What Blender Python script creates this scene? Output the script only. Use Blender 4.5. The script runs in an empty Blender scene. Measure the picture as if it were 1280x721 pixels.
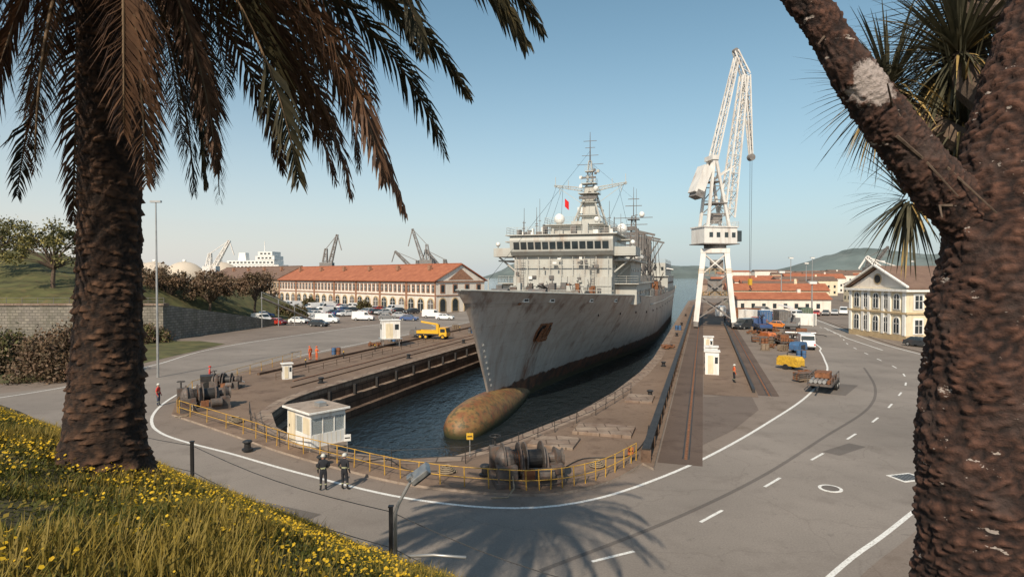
import bpy, bmesh, math, random
import numpy as np
from mathutils import Vector, Matrix, noise
random.seed(7); rng=np.random.default_rng(7)
S=bpy.context.scene
R=math.radians
# ---------------------------------------------------------------- materials
def nt(m):
    m.use_nodes=True; n=m.node_tree; n.nodes.clear()
    o=n.nodes.new('ShaderNodeOutputMaterial'); p=n.nodes.new('ShaderNodeBsdfPrincipled')
    n.links.new(p.outputs[0],o.inputs[0]); return n,p
def c4(c): return (c[0],c[1],c[2],1)
def N(n,t,**k):
    x=n.nodes.new(t)
    for a,b in k.items():
        if a in x.inputs.keys(): x.inputs[a].default_value=b
        else: setattr(x,a,b)
    return x
def mixc(n,fac,a,b,mode='MIX'):
    x=n.nodes.new('ShaderNodeMix'); x.data_type='RGBA'; x.blend_type=mode
    for i,v in ((0,fac),(6,a),(7,b)):
        if isinstance(v,bpy.types.NodeSocket): n.links.new(v,x.inputs[i])
        elif i==0: x.inputs[0].default_value=v
        else: x.inputs[i].default_value=c4(v)
    return x.outputs[2]
def ramp(n,src,p0,p1,a=(0,0,0),b=(1,1,1)):
    x=n.nodes.new('ShaderNodeValToRGB'); e=x.color_ramp.elements
    e[0].position=p0;e[1].position=p1;e[0].color=c4(a);e[1].color=c4(b)
    n.links.new(src,x.inputs[0]); return x.outputs[0]
def mapped(n,scale=(1,1,1),kind='Object',rot=(0,0,0)):
    t=n.nodes.new('ShaderNodeTexCoord'); m=n.nodes.new('ShaderNodeMapping')
    m.inputs['Scale'].default_value=scale; m.inputs['Rotation'].default_value=rot; n.links.new(t.outputs[kind],m.inputs[0]); return m.outputs[0]
def noi(n,vec,scale,detail=4,rough=.6):
    x=N(n,'ShaderNodeTexNoise',Scale=scale,Detail=detail,Roughness=rough); n.links.new(vec,x.inputs[0]); return x.outputs[0]
def mul(n,s,k):
    g=N(n,'ShaderNodeMath',operation='MULTIPLY'); n.links.new(s,g.inputs[0])
    if isinstance(k,bpy.types.NodeSocket): n.links.new(k,g.inputs[1])
    else: g.inputs[1].default_value=k
    return g.outputs[0]
def mrange(n,s,a,b,c=0,d=1):
    q=N(n,'ShaderNodeMapRange'); n.links.new(s,q.inputs[0]); q.inputs[1].default_value=a; q.inputs[2].default_value=b; q.inputs[3].default_value=c; q.inputs[4].default_value=d; return q.outputs[0]
def bump(n,p,h,strength=.3,dist=.02):
    b=N(n,'ShaderNodeBump',Strength=strength,Distance=dist); n.links.new(h,b.inputs['Height']); n.links.new(b.outputs[0],p.inputs['Normal'])
def mat(name,col,rough=.8,metal=0,var=.22,scale=1.5,dirt=None,dirt_amt=.4,streak=False,bmp=0,bscale=25,spec=.4):
    m=bpy.data.materials.new(name); n,p=nt(m)
    v=mapped(n); a=noi(n,v,scale,3)
    d=tuple(x*(1-var) for x in col); l=tuple(min(1,x*(1+var)) for x in col)
    c=ramp(n,a,.3,.7,d,l)
    if dirt:
        v2=mapped(n,(1,1,.12)) if streak else v
        s=noi(n,v2,scale*1.7,4,.65)
        c=mixc(n,mul(n,ramp(n,s,.5,.72),dirt_amt),c,dirt)
    n.links.new(c,p.inputs['Base Color'])
    p.inputs['Roughness'].default_value=rough; p.inputs['Metallic'].default_value=metal
    p.inputs['Specular IOR Level'].default_value=spec
    if bmp: bump(n,p,noi(n,v,bscale,2),bmp,.02)
    return m
def brickmat(name,c1,c2,mortar,w=.9,h=.4,ms=.03,dark_tone=None,stain_amt=.6,rough=.9,bmp=.6):
    m=bpy.data.materials.new(name); n,p=nt(m)
    v=mapped(n,(1,1,1),'UV')
    b=N(n,'ShaderNodeTexBrick'); b.inputs['Scale'].default_value=1
    b.inputs['Brick Width'].default_value=w;b.inputs['Row Height'].default_value=h;b.inputs['Mortar Size'].default_value=ms
    b.inputs['Color1'].default_value=c4(c1);b.inputs['Color2'].default_value=c4(c2);b.inputs['Mortar'].default_value=c4(mortar)
    n.links.new(v,b.inputs[0])
    o=mapped(n); nz=noi(n,o,.7,5,.7); c=mixc(n,.55,b.outputs[0],ramp(n,nz,.25,.75,(.35,.35,.35),(1.3,1.25,1.2)),'MULTIPLY')
    if dark_tone:
        o2=mapped(n,(1,1,.25)); c=mixc(n,mul(n,ramp(n,noi(n,o2,.6,5,.7),.42,.68),stain_amt),c,dark_tone)
    n.links.new(c,p.inputs['Base Color']); p.inputs['Roughness'].default_value=rough
    iv=N(n,'ShaderNodeMath',operation='SUBTRACT'); iv.inputs[0].default_value=1; n.links.new(b.outputs['Fac'],iv.inputs[1])
    bump(n,p,iv.outputs[0],bmp,.04); return m
def asphalt(name,col,patch,amt=.5,crack=.35):
    m=bpy.data.materials.new(name); n,p=nt(m); v=mapped(n)
    a=ramp(n,noi(n,v,.09,4,.6),.3,.7,tuple(x*.78 for x in col),tuple(x*1.15 for x in col))
    fine=ramp(n,noi(n,v,14,2,.7),.3,.7,(.78,.78,.78),(1.17,1.17,1.17)); c=mixc(n,.7,a,fine,'MULTIPLY')
    c=mixc(n,mul(n,ramp(n,noi(n,v,.35,5,.7),.52,.7),amt),c,patch)
    c=mixc(n,mul(n,ramp(n,noi(n,v,1.6,4,.75),.6,.7),amt*.7),c,tuple(x*.6 for x in patch))
    vo=N(n,'ShaderNodeTexVoronoi',feature='DISTANCE_TO_EDGE',Scale=.16)
    nn=N(n,'ShaderNodeTexNoise',Scale=.8,Detail=3); n.links.new(v,nn.inputs[0]); vm=N(n,'ShaderNodeVectorMath',operation='ADD'); n.links.new(v,vm.inputs[0]); n.links.new(nn.outputs[1],vm.inputs[1]); n.links.new(vm.outputs[0],vo.inputs[0])
    cr=ramp(n,vo.outputs[0],.001,.006,(.6,.57,.55),(1,1,1)); c=mixc(n,crack,c,cr,'MULTIPLY')
    n.links.new(c,p.inputs['Base Color']); p.inputs['Roughness'].default_value=.85; p.inputs['Specular IOR Level'].default_value=.3
    return m
M={}
M['asphalt']=asphalt('asphalt',(.235,.205,.178),(.15,.126,.108),.55)
M['ground']=asphalt('yard_concrete',(.21,.17,.14),(.12,.092,.07),.65)
M['apron']=asphalt('apron_concrete',(.2,.14,.1),(.085,.052,.036),.8,.7)
M['track']=asphalt('track_brown',(.12,.085,.066),(.06,.04,.03),.7)
M['patch']=asphalt('asphalt_patch',(.14,.122,.108),(.1,.082,.07),.4,.2)
M['dark_tone']=asphalt('brown_asphalt',(.15,.118,.098),(.085,.06,.048),.7,.3)
M['paint']=mat('road_paint',(.72,.71,.67),.7,var=.1,scale=6,dirt=(.25,.22,.19),dirt_amt=.8)
M['kerb']=mat('kerb_stone',(.32,.26,.21),.9,dirt=(.12,.08,.055),dirt_amt=.6)
M['dockwall']=brickmat('dock_granite',(.17,.115,.08),(.11,.075,.055),(.04,.03,.022),1.6,.6,.05,(.05,.03,.018),.75)
M['coping']=brickmat('dock_coping',(.32,.25,.19),(.24,.18,.14),(.1,.075,.055),1.4,1.0,.04,(.12,.065,.04),.7)
M['stone']=brickmat('stone_wall',(.3,.27,.23),(.2,.18,.16),(.14,.13,.11),.9,.45,.06,(.08,.08,.05),.6)
M['yellow']=mat('yellow_paint',(.6,.36,.035),.5,var=.2,dirt=(.2,.09,.04),dirt_amt=.7,scale=3)
M['dullyel']=mat('weathered_yellow_rail',(.5,.29,.045),.6,var=.3,dirt=(.16,.075,.035),dirt_amt=.85,scale=2)
M['white']=mat('white_paint',(.76,.75,.71),.5,var=.06,dirt=(.35,.27,.2),dirt_amt=.45,streak=True)
M['cream']=mat('cream_render',(.68,.59,.42),.9,var=.08,dirt=(.4,.34,.25),dirt_amt=.5,streak=True)
M['creamtrim']=mat('trim_stone',(.45,.34,.2),.9,var=.12)
M['wwall']=mat('white_render',(.72,.66,.58),.9,var=.07,dirt=(.45,.36,.29),dirt_amt=.5,streak=True,scale=.4)
M['beige']=mat('beige_render',(.36,.27,.21),.9,var=.1,dirt=(.22,.16,.12),dirt_amt=.5,streak=True,scale=.4)
M['brick']=mat('brick_trim',(.3,.16,.1),.9,var=.25,scale=2)
M['glass']=mat('window_glass',(.03,.04,.045),.12,var=.3,spec=.8)
M['dark']=mat('dark_metal',(.03,.028,.027),.55,var=.3)
M['black']=mat('black_paint',(.02,.02,.021),.5,var=.3)
M['rust']=mat('rust',(.2,.085,.04),.9,var=.4,scale=4,dirt=(.07,.035,.02),dirt_amt=.8)
M['duct']=mat('rusted_duct',(.12,.075,.05),.9,var=.4,scale=2,dirt=(.05,.03,.02),dirt_amt=.8)
M['steel']=mat('galvanised_steel',(.4,.4,.39),.45,.6,var=.15)
M['machine']=mat('machine_grey',(.1,.085,.075),.6,var=.35,dirt=(.18,.08,.045),dirt_amt=.6,scale=2)
M['rope']=mat('old_rope',(.25,.2,.14),.95,var=.3,scale=8)
M['grey']=mat('ship_grey',(.42,.42,.385),.6,var=.08,dirt=(.26,.16,.1),dirt_amt=.5,streak=True,scale=.5)
M['greydk']=mat('ship_grey_dark',(.13,.125,.12),.7,var=.25,dirt=(.2,.1,.06),dirt_amt=.5)
M['deck']=mat('deck_paint',(.1,.09,.085),.8,var=.2)
M['crane']=mat('crane_white',(.68,.66,.62),.5,var=.08,dirt=(.3,.2,.14),dirt_amt=.55,streak=True,scale=.5)
M['cranegrey']=mat('crane_grey',(.2,.19,.18),.6,var=.2,dirt=(.2,.1,.06),dirt_amt=.5)
M['rubber']=mat('rubber',(.02,.02,.02),.9,var=.2)
def tiles(name,a,b):
    m=bpy.data.materials.new(name); n,p=nt(m); v=mapped(n,(1,1,1),'UV')
    w=N(n,'ShaderNodeTexWave',Scale=1.1,Distortion=.6); n.links.new(v,w.inputs[0])
    c=ramp(n,noi(n,mapped(n),.5,6,.75),.3,.7,a,b); c=mixc(n,.3,c,ramp(n,w.outputs[0],0,1,(.5,.5,.5),(1.1,1.1,1.1)),'MULTIPLY')
    n.links.new(c,p.inputs['Base Color']); p.inputs['Roughness'].default_value=.9; return m
M['tile']=tiles('clay_roof_tiles',(.26,.08,.04),(.44,.16,.08))
M['tilebr']=tiles('old_roof_tiles',(.13,.08,.06),(.22,.14,.1))
# ---------------------------------------------------------------- mesh builder
class MB:
    def __init__(s,Mx=None): s.v=[];s.f=[];s.m=[];s.M=Mx or Matrix.Identity(4);s.mats=[]
    def mi(s,k):
        if k not in s.mats: s.mats.append(k)
        return s.mats.index(k)
    def add(s,vs,fs,k):
        o=len(s.v); s.v+=[tuple(s.M@Vector(p)) for p in vs]; i=s.mi(k)
        for f in fs: s.f.append(tuple(o+j for j in f)); s.m.append(i)
    def box(s,c,d,k,rz=0,tx=1,ty=1,rx=0,ry=0):
        x,y,z=d[0]/2,d[1]/2,d[2]/2
        vs=[(-x,-y,-z),(x,-y,-z),(x,y,-z),(-x,y,-z),(-x*tx,-y*ty,z),(x*tx,-y*ty,z),(x*tx,y*ty,z),(-x*tx,y*ty,z)]
        T=Matrix.Translation(c)@Matrix.Rotation(rz,4,'Z')@Matrix.Rotation(ry,4,'Y')@Matrix.Rotation(rx,4,'X')
        s.add([T@Vector(p) for p in vs],[(0,3,2,1),(4,5,6,7),(0,1,5,4),(1,2,6,5),(2,3,7,6),(3,0,4,7)],k)
    def b2(s,a,b,k): s.box([(a[i]+b[i])/2 for i in range(3)],[abs(b[i]-a[i]) for i in range(3)],k)
    def beam(s,p,q,w,k,h=None):
        p=Vector(p);q=Vector(q);d=q-p;L=d.length
        if L<1e-5:return
        h=h or w; t=d.normalized(); up=Vector((0,0,1)) if abs(t.z)<.95 else Vector((0,1,0)); a=t.cross(up).normalized(); b=a.cross(t)
        vs=[]
        for e in (p,q):
            for i,j in ((-1,-1),(1,-1),(1,1),(-1,1)): vs.append(e+a*i*w/2+b*j*h/2)
        s.add(vs,[(0,1,2,3),(7,6,5,4),(0,4,5,1),(1,5,6,2),(2,6,7,3),(3,7,4,0)],k)
    def cyl(s,p,q,r,k,r2=None,n=10): s.tube([p,q],[r,r if r2 is None else r2],k,n)
    def tube(s,pts,rad,k,n=8,cap=True):
        pts=[Vector(p) for p in pts]; vs=[];fs=[]; a=None
        for i,p in enumerate(pts):
            t=(pts[min(i+1,len(pts)-1)]-pts[max(i-1,0)]).normalized()
            if a is None:
                up=Vector((0,0,1)) if abs(t.z)<.9 else Vector((1,0,0)); a=t.cross(up).normalized()
            else: a=(a-t*a.dot(t)).normalized()
            b=t.cross(a)
            for j in range(n):
                an=2*math.pi*j/n; vs.append(p+(a*math.cos(an)+b*math.sin(an))*rad[i])
        for i in range(len(pts)-1):
            for j in range(n):
                fs.append((i*n+j,i*n+(j+1)%n,(i+1)*n+(j+1)%n,(i+1)*n+j))
        if cap: fs+=[tuple(range(n-1,-1,-1)),tuple((len(pts)-1)*n+j for j in range(n))]
        s.add(vs,fs,k)
    def ell(s,c,r,k,nu=14,nv=8,z0=-1):
        vs=[];fs=[]
        for i in range(nv+1):
            ph=-math.pi/2+math.pi*i/nv; zz=max(math.sin(ph),z0)
            for j in range(nu):
                th=2*math.pi*j/nu; vs.append((c[0]+r[0]*math.cos(ph)*math.cos(th),c[1]+r[1]*math.cos(ph)*math.sin(th),c[2]+r[2]*zz))
        for i in range(nv):
            for j in range(nu): fs.append((i*nu+j,i*nu+(j+1)%nu,(i+1)*nu+(j+1)%nu,(i+1)*nu+j))
        s.add(vs,fs,k)
    def prism(s,poly,z0,z1,k,kt=None):
        n=len(poly); vs=[(x,y,z0) for x,y in poly]+[(x,y,z1) for x,y in poly]
        s.add(vs,[(i,(i+1)%n,n+(i+1)%n,n+i) for i in range(n)]+[tuple(range(n-1,-1,-1))],k)
        s.add([(x,y,z1) for x,y in poly],[tuple(range(n))],kt or k)
    def yprism(s,poly,y0,y1,k):
        n=len(poly); vs=[(x,y0,z) for x,z in poly]+[(x,y1,z) for x,z in poly]
        s.add(vs,[(i,n+i,n+(i+1)%n,(i+1)%n) for i in range(n)]+[tuple(range(n)),tuple(range(2*n-1,n-1,-1))],k)
    def xprism(s,poly,x0,x1,k):
        n=len(poly); vs=[(x0,y,z) for y,z in poly]+[(x1,y,z) for y,z in poly]
        s.add(vs,[(i,(i+1)%n,n+(i+1)%n,n+i) for i in range(n)]+[tuple(range(n-1,-1,-1)),tuple(range(n,2*n))],k)
    def lattice(s,p,q,w0,w1,nseg,ch,br,k):
        p=Vector(p);q=Vector(q);t=(q-p).normalized(); up=Vector((0,1,0)) if abs(t.y)<.8 else Vector((0,0,1)); a=t.cross(up).normalized(); b=a.cross(t)
        def P(f,i,j):
            w=(w0+(w1-w0)*f)/2; return p.lerp(q,f)+a*i*w+b*j*w
        C=[(-1,-1),(1,-1),(1,1),(-1,1)]
        for i,j in C: s.beam(P(0,i,j),P(1,i,j),ch,k)
        for n_ in range(nseg):
            f0=n_/nseg;f1=(n_+1)/nseg
            for c in range(4):
                u=C[c];v=C[(c+1)%4]
                if n_%2: u,v=v,u
                s.beam(P(f0,*u),P(f1,*v),br,k); s.beam(P(f1,*C[c]),P(f1,*C[(c+1)%4]),br,k)
    def done(s,name,parent=None,smooth=False,bevel=0,uv=True):
        me=bpy.data.meshes.new(name); me.from_pydata(s.v,[],s.f)
        for k in s.mats: me.materials.append(M[k] if isinstance(k,str) else k)
        me.polygons.foreach_set('material_index',s.m)
        bm=bmesh.new(); bm.from_mesh(me); bmesh.ops.recalc_face_normals(bm,faces=bm.faces) if len(s.f)>1 else None
        bm.to_mesh(me); bm.free()
        if uv:
            l=me.uv_layers.new(name='UVMap')
            for p in me.polygons:
                nn=p.normal
                h=Vector((-nn.y,nn.x,0))
                if h.length<.05: tu=Vector((1,0,0));tv=Vector((0,1,0))
                else: tu=h.normalized(); tv=nn.cross(tu)
                for li in p.loop_indices:
                    co=me.vertices[me.loops[li].vertex_index].co; l.data[li].uv=(co.dot(tu),co.dot(tv))
        if smooth: me.polygons.foreach_set('use_smooth',[True]*len(me.polygons))
        o=bpy.data.objects.new(name,me); S.collection.objects.link(o)
        if parent: o.parent=parent
        if bevel:
            b=o.modifiers.new('bevel','BEVEL'); b.width=bevel; b.segments=2; b.limit_method='ANGLE'
        return o
def group(name,loc=(0,0,0),rz=0):
    e=bpy.data.objects.new(name,None); e.location=loc; e.rotation_euler=(0,0,rz); e.empty_display_size=.5; S.collection.objects.link(e); return e
def npmesh(name,verts,quads,mats,mi=None,parent=None,smooth=False):
    me=bpy.data.meshes.new(name); me.from_pydata(verts.tolist(),[],[tuple(q) for q in quads.tolist()] if hasattr(quads,'tolist') else quads)
    for k in mats: me.materials.append(M[k] if isinstance(k,str) else k)
    if mi is not None: me.polygons.foreach_set('material_index',np.asarray(mi,dtype=np.int32))
    if smooth: me.polygons.foreach_set('use_smooth',[True]*len(me.polygons))
    o=bpy.data.objects.new(name,me); S.collection.objects.link(o)
    if parent: o.parent=parent
    return o
# ---------------------------------------------------------------- dock frame  (v across, s along)
AX=math.atan2(.304,.953); U=Vector((.304,.953)); V=Vector((.953,-.304)); B0=Vector((-4.4,51))
def D(v,s): p=B0+U*s+V*v; return (p.x,p.y)
def DM(): return MB(Matrix.Translation((B0.x,B0.y,0))@Matrix.Rotation(-AX,4,'Z'))
def spline(P,n=8):
    P=[Vector(p) for p in P]; out=[]
    for i in range(len(P)-1):
        a=P[max(i-1,0)];b=P[i];c=P[i+1];d=P[min(i+2,len(P)-1)]
        for k in range(n):
            t=k/n; out.append(.5*((2*b)+(c-a)*t+(2*a-5*b+4*c-d)*t*t+(3*b-a-3*c+d)*t**3))
    out.append(P[-1]); return out
def ribbon(name,path,w,z,k,dash=None):
    P=[Vector(p[:2]) for p in path]; mb=MB()
    L=[0]
    for i in range(1,len(P)): L.append(L[-1]+(P[i]-P[i-1]).length)
    def at(d):
        for i in range(1,len(P)):
            if L[i]>=d:
                f=(d-L[i-1])/max(1e-6,L[i]-L[i-1]); return P[i-1].lerp(P[i],f),(P[i]-P[i-1]).normalized()
        return P[-1],(P[-1]-P[-2]).normalized()
    segs=[(0,L[-1])] if not dash else [(d,min(d+dash[0],L[-1])) for d in np.arange(0,L[-1],dash[0]+dash[1])]
    for a,b in segs:
        n=max(1,int((b-a)/1.0)); vs=[]
        for i in range(n+1):
            p,t=at(a+(b-a)*i/n); q=Vector((-t.y,t.x))*w/2; vs+=[(p.x+q.x,p.y+q.y,z),(p.x-q.x,p.y-q.y,z)]
        mb.add(vs,[(2*i,2*i+1,2*i+3,2*i+2) for i in range(n)],k)
    return mb.done(name)
dock=[(-13.5,215),(-13.5,-2),(-12.9,-6),(-11.2,-10),(-8,-13.4),(-4,-15.8),(0,-17.0),(3.5,-17.2),(6.2,-15.8),(7.8,-12.5),(9.0,-8.5),(10.7,-3),(12.2,6),(13.3,18),(13.8,30),(13.8,215)]
dockw=[D(*p) for p in dock]
land=[(150,420),(400,900),(1500,1500),(1500,-300),(-1500,-300),(-1500,600),(-300,420),(-60,300)]
def flat(name,poly,z,k):
    mb=MB(); mb.add([(x,y,z) for x,y in poly],[tuple(range(len(poly)))],k); o=mb.done(name)
    if o.data.polygons[0].normal.z<0:
        o.data.flip_normals()
    return o
flat('ground',land+dockw,0,'ground')
edge=[(-30.2,66.7),(-29.3,52),(-24.6,41),(-15.6,34.4),(-8.8,30),(-4.4,27.7),(0,26.7),(3.7,27.7),(7.9,31),(12.3,35.5),(18,42.2),(25.7,52),(34.2,65),(38.8,74.3),(42.7,83),(47.6,95),(68,160)]
edgeS=[tuple(p) for p in spline(edge)]
outer=[(5,14),(12.3,20.8),(16.6,24.4),(28,34.5),(41,48),(49.5,60),(54,75),(57.5,92),(66,120),(80,165)]
outerS=[tuple(p) for p in spline(outer)]
road=[D(-30,150),D(-30,80)]+edgeS+[(70,166)]+outerS[::-1]+[(2,5),(-90,5),(-90,40),(-52,46),(-42.5,56),(-42.5,94),D(-47,80),D(-47,150)]
flat('road',road,.004,'asphalt')
ZP=.013
ribbon('road_edge_line',edgeS[4:],.2,ZP,'paint')
ribbon('road_edge_line',[Vector(D(-30.6,120)),Vector(D(-30.6,18))],.16,ZP,'paint')
ribbon('road_edge_line',spline([(-58,43),(-48,45.5),(-41.8,56.5),(-41.8,69.6),(-41.3,94),D(-46,90),D(-46,130)]),.18,ZP,'paint')
ribbon('road_outer_line',[(x-.5,y+.5) for x,y in outerS],.2,ZP,'paint')
cen=[(-3,19.8),(4.3,22.3),(9.6,26.7),(14.9,31.8),(21.3,38),(26.8,43.8),(32.5,50.6),(38.4,58.3),(43.1,66.7),(46.8,78),(51.4,91.8),(59.4,111),(74,163)]
ribbon('road_centre_line',spline(cen),.15,ZP,'paint',(1.9,4.3))
ribbon('road_lane_line',[(52,84),(56,100),(63,121)],.2,ZP+.001,'paint')
flat('asphalt_patch',[(19.0,34.6),(21.6,36.4),(21.0,37.2),(18.4,35.4)],.007,'patch')
flat('asphalt_patch',[(29,52),(33,57),(31.5,58),(27.6,53)],.007,'patch')
flat('asphalt_patch',[(-12,26.4),(-9,25),(-8.3,26),(-11.5,27.5)],.007,'patch')
ribbon('tar_seam',spline([(1,21),(6.8,25.4),(13,31),(20,38.4),(28,47),(34,56),(40,68)]),.22,.010,'patch')
flat('brown_asphalt',[(10.4,38.6),(14.0,50.8),(21.0,52.6),(19.2,46.5),(15.0,40.4),(10.5,35.4),(9.1,34.2)],.010,'dark_tone')  # flat patch of darker, browner asphalt
ribbon('kerb',[(x+.6,y-.6) for x,y in outerS[24:]],.25,.12,'kerb')
mb=MB(); mb.cyl((15.6,29.2,0),(15.6,29.2,.02),.55,'paint',n=28); mb.cyl((15.6,29.2,.0),(15.6,29.2,.03),.4,'patch',n=28); mb.done('manhole_cover')
mb=MB(); T=Matrix.Translation((20.4,30.8,0))@Matrix.Rotation(R(15),4,'Z'); mb.M=T; mb.box((0,0,.012),(1.5,1.1,.02),'paint'); mb.box((0,0,.02),(1.2,.8,.025),'dark')
for i in range(6): mb.box((-.5+i*.2,0,.036),(.05,.8,.012),'steel')
mb.done('drain_grate')
fence=[(-25.4,44.6),(-17.9,38.6),(-13.5,35),(-8.6,31.6),(-4.7,29.4),(0,28.2),(2.6,28.5),(5.0,30.1),(7.2,32.9)]
fs=[tuple(p) for p in spline(fence,4)]
ap=[D(-29,200),D(-29,12),(-29.0,52)]+fs+[D(17.2,-14.5),D(17.2,205),D(13.8,205)]+dockw[1:-1][::-1]+[D(-13.5,200)]
mb=MB(); mb.prism(ap,0.001,.12,'kerb','apron'); mb.done('dock_apron')
mb=MB(); loop=[Vector(p) for p in dockw]
cen2=Vector(D(0,30))
def off(path,d):
    out=[]
    for i,p in enumerate(path):
        a=path[max(i-1,0)];b=path[min(i+1,len(path)-1)];t=(b-a).normalized(); out.append(p+Vector((-t.y,t.x))*d)
    return out
def resamp(path,st):
    o=[]
    for i in range(len(path)-1):
        n=max(1,int((path[i+1]-path[i]).length/st))
        for k in range(n): o.append(path[i].lerp(path[i+1],k/n))
    o.append(path[-1]); return o
def strip3(mb,pa,za,pb,zb,k):
    n=len(pa); mb.add([(p.x,p.y,za) for p in pa]+[(p.x,p.y,zb) for p in pb],[(i,i+1,n+i+1,n+i) for i in range(n-1)],k)
lp=resamp(loop,6)
sgn=1 if (off(lp,1)[40]-cen2).length<(lp[40]-cen2).length else -1
in0=off(lp,.06*sgn);in1=off(lp,.7*sgn);in2=off(lp,1.3*sgn);cop=off(lp,-1.0*sgn)
strip3(mb,cop,.128,in0,.128,'coping'); strip3(mb,in0,.128,in0,-.35,'coping'); strip3(mb,in0,-.35,in0,-1.2,'dockwall')
strip3(mb,in0,-1.2,in1,-1.2,'coping'); strip3(mb,in1,-1.2,in1,-2.4,'dockwall'); strip3(mb,in1,-2.4,in2,-2.4,'dockwall'); strip3(mb,in2,-2.4,in2,-9,'dockwall')
mb.done('dock_wall')
mb=MB()
for s in np.arange(0,120,4.2):
    x,y=D(-12.95,s); mb.box((x,y,-1.6),(.26,.26,2.8),'dark',rz=-AX)
mb.done('dock_fenders')
mb=DM()
for (v0,v1,s0_,s1_,h_) in ((11.6,15.4,-9,-6.4,.32),(9.6,12.4,-12.6,-10.2,.28),(13.6,15.8,2,5,.3)): mb.b2((v0,s0_,.1),(v1,s1_,h_),'coping')
mb.done('mooring_plinth',bevel=.03)
for v0,a,b,z in ((18.8,-12,200,0),(25.2,9,200,0),(-18.5,2,190,.12)):
    mb=DM(); mb.b2((v0-.07,a,z),(v0+.07,b,z+.05),'rust'); mb.b2((v0-.2,a,z),(v0-.13,b,z+.02),'dark'); mb.b2((v0+.13,a,z),(v0+.2,b,z+.02),'dark'); mb.done('crane_rail')
flat('crane_track',[D(17.3,-13),D(19.7,-13),D(19.7,200),D(17.3,200)],.016,'track')
flat('crane_track',[D(24.3,9),D(26,9),D(26,200),D(24.3,200)],.016,'track')
flat('quay_paving',[D(19.75,8),D(24.25,8),D(24.25,200),D(19.75,200)],.014,'apron')
# ---------------------------------------------------------------- water
m=bpy.data.materials.new('harbour_water'); n,p=nt(m); v=mapped(n,(1,.55,1))
p.inputs['Base Color'].default_value=(.012,.017,.02,1); p.inputs['Roughness'].default_value=.06; p.inputs['IOR'].default_value=1.33
a1=noi(n,v,1.3,4,.65); a2=noi(n,v,.25,2); ad=N(n,'ShaderNodeMath',operation='MULTIPLY_ADD'); n.links.new(a2,ad.inputs[0]); ad.inputs[1].default_value=1.2; n.links.new(a1,ad.inputs[2]); bump(n,p,ad.outputs[0],.85,.3); M['water']=m
zw=-3.2
mb=MB(); mb.add([(-9000,-400,zw),(9000,-400,zw),(9000,12000,zw),(-9000,12000,zw)],[(0,1,2,3)],'water'); mb.done('sea_water')
# ---------------------------------------------------------------- ship
ship=group('naval_supply_ship',(B0.x,B0.y,0),-AX)
L=166.
def ztop(s):
    return 9.2-2.2*min(1,max(0,s/58))**.9 - .7*min(1,max(0,(s-50)/40))
def s0(z): return 6.5*((9.2-z)/9.9)**.9 if z>-.7 else 6.5+(-.7-z)*.25
def hw(s,z):
    zz=max(0,min(1,(z-zw)/(ztop(s)-zw))); st=s0(min(z,9.2)); Le=85+(58-85)*zz; p=1.8+(.74-1.8)*zz; Bm=10.6+.4*zz
    t=max(0,min(1,(s-st)/Le)); w=Bm*math.sin(math.pi/2*t)**p
    if s>130: w*=1-.12*((s-130)/36)**2*(1.4-zz)
    if z<zw: w*=max(.3,1-((zw-z)/9)**2)
    return w
m=bpy.data.materials.new('hull_paint'); n,p=nt(m); v=mapped(n)
base=ramp(n,noi(n,v,.25,4),.3,.7,(.43,.375,.33),(.56,.5,.445))
c=mixc(n,mul(n,ramp(n,noi(n,mapped(n,(.9,.9,.05)),1.0,5,.7),.46,.74),.6),base,(.27,.15,.095))
c=mixc(n,mul(n,ramp(n,noi(n,mapped(n,(.5,.35,.03)),.9,5,.6),.58,.68),.75),c,(.15,.075,.05))
c=mixc(n,mul(n,ramp(n,noi(n,v,1.2,5,.75),.6,.68),.6),c,(.22,.11,.065))
sx=n.nodes.new('ShaderNodeSeparateXYZ'); n.links.new(v,sx.inputs[0])
cb=n.nodes.new('ShaderNodeCombineXYZ'); n.links.new(sx.outputs[1],cb.inputs[0]); n.links.new(sx.outputs[2],cb.inputs[1])
bk=N(n,'ShaderNodeTexBrick'); bk.inputs['Scale'].default_value=1; bk.inputs['Brick Width'].default_value=7; bk.inputs['Row Height'].default_value=1.9; bk.inputs['Mortar Size'].default_value=.03; bk.inputs['Mortar Smooth'].default_value=1; bk.inputs['Color1'].default_value=(1,1,1,1); bk.inputs['Color2'].default_value=(.9,.9,.9,1); bk.inputs['Mortar'].default_value=(.68,.62,.58,1); n.links.new(cb.outputs[0],bk.inputs[0])
c=mixc(n,.75,c,bk.outputs[0],'MULTIPLY')
# rust weeping below the hawse pipe and scuppers
ay=N(n,'ShaderNodeMath',operation='SUBTRACT'); n.links.new(sx.outputs[1],ay.inputs[0]); ay.inputs[1].default_value=16.3; aa=N(n,'ShaderNodeMath',operation='ABSOLUTE'); n.links.new(ay.outputs[0],aa.inputs[0])
ms=mul(n,mul(n,mrange(n,aa.outputs[0],.3,1.6,1,0),mrange(n,sx.outputs[2],4.6,3.6,0,1)),mul(n,ramp(n,noi(n,mapped(n,(1,2.5,.1)),1.6,4),.4,.6),.9)); c=mixc(n,ms,c,(.2,.08,.04))
ad=N(n,'ShaderNodeMath',operation='MULTIPLY_ADD'); n.links.new(noi(n,v,.8,4),ad.inputs[0]); ad.inputs[1].default_value=1.0; n.links.new(sx.outputs[2],ad.inputs[2])
foul=ramp(n,noi(n,v,.9,5,.7),.4,.65,(.05,.033,.024),(.2,.08,.04)); c=mixc(n,mrange(n,ad.outputs[0],-.55,-.4,1,0),c,foul)
c=mixc(n,mrange(n,ad.outputs[0],-2.1,-1.8,1,0),c,(.06,.05,.022))
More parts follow.
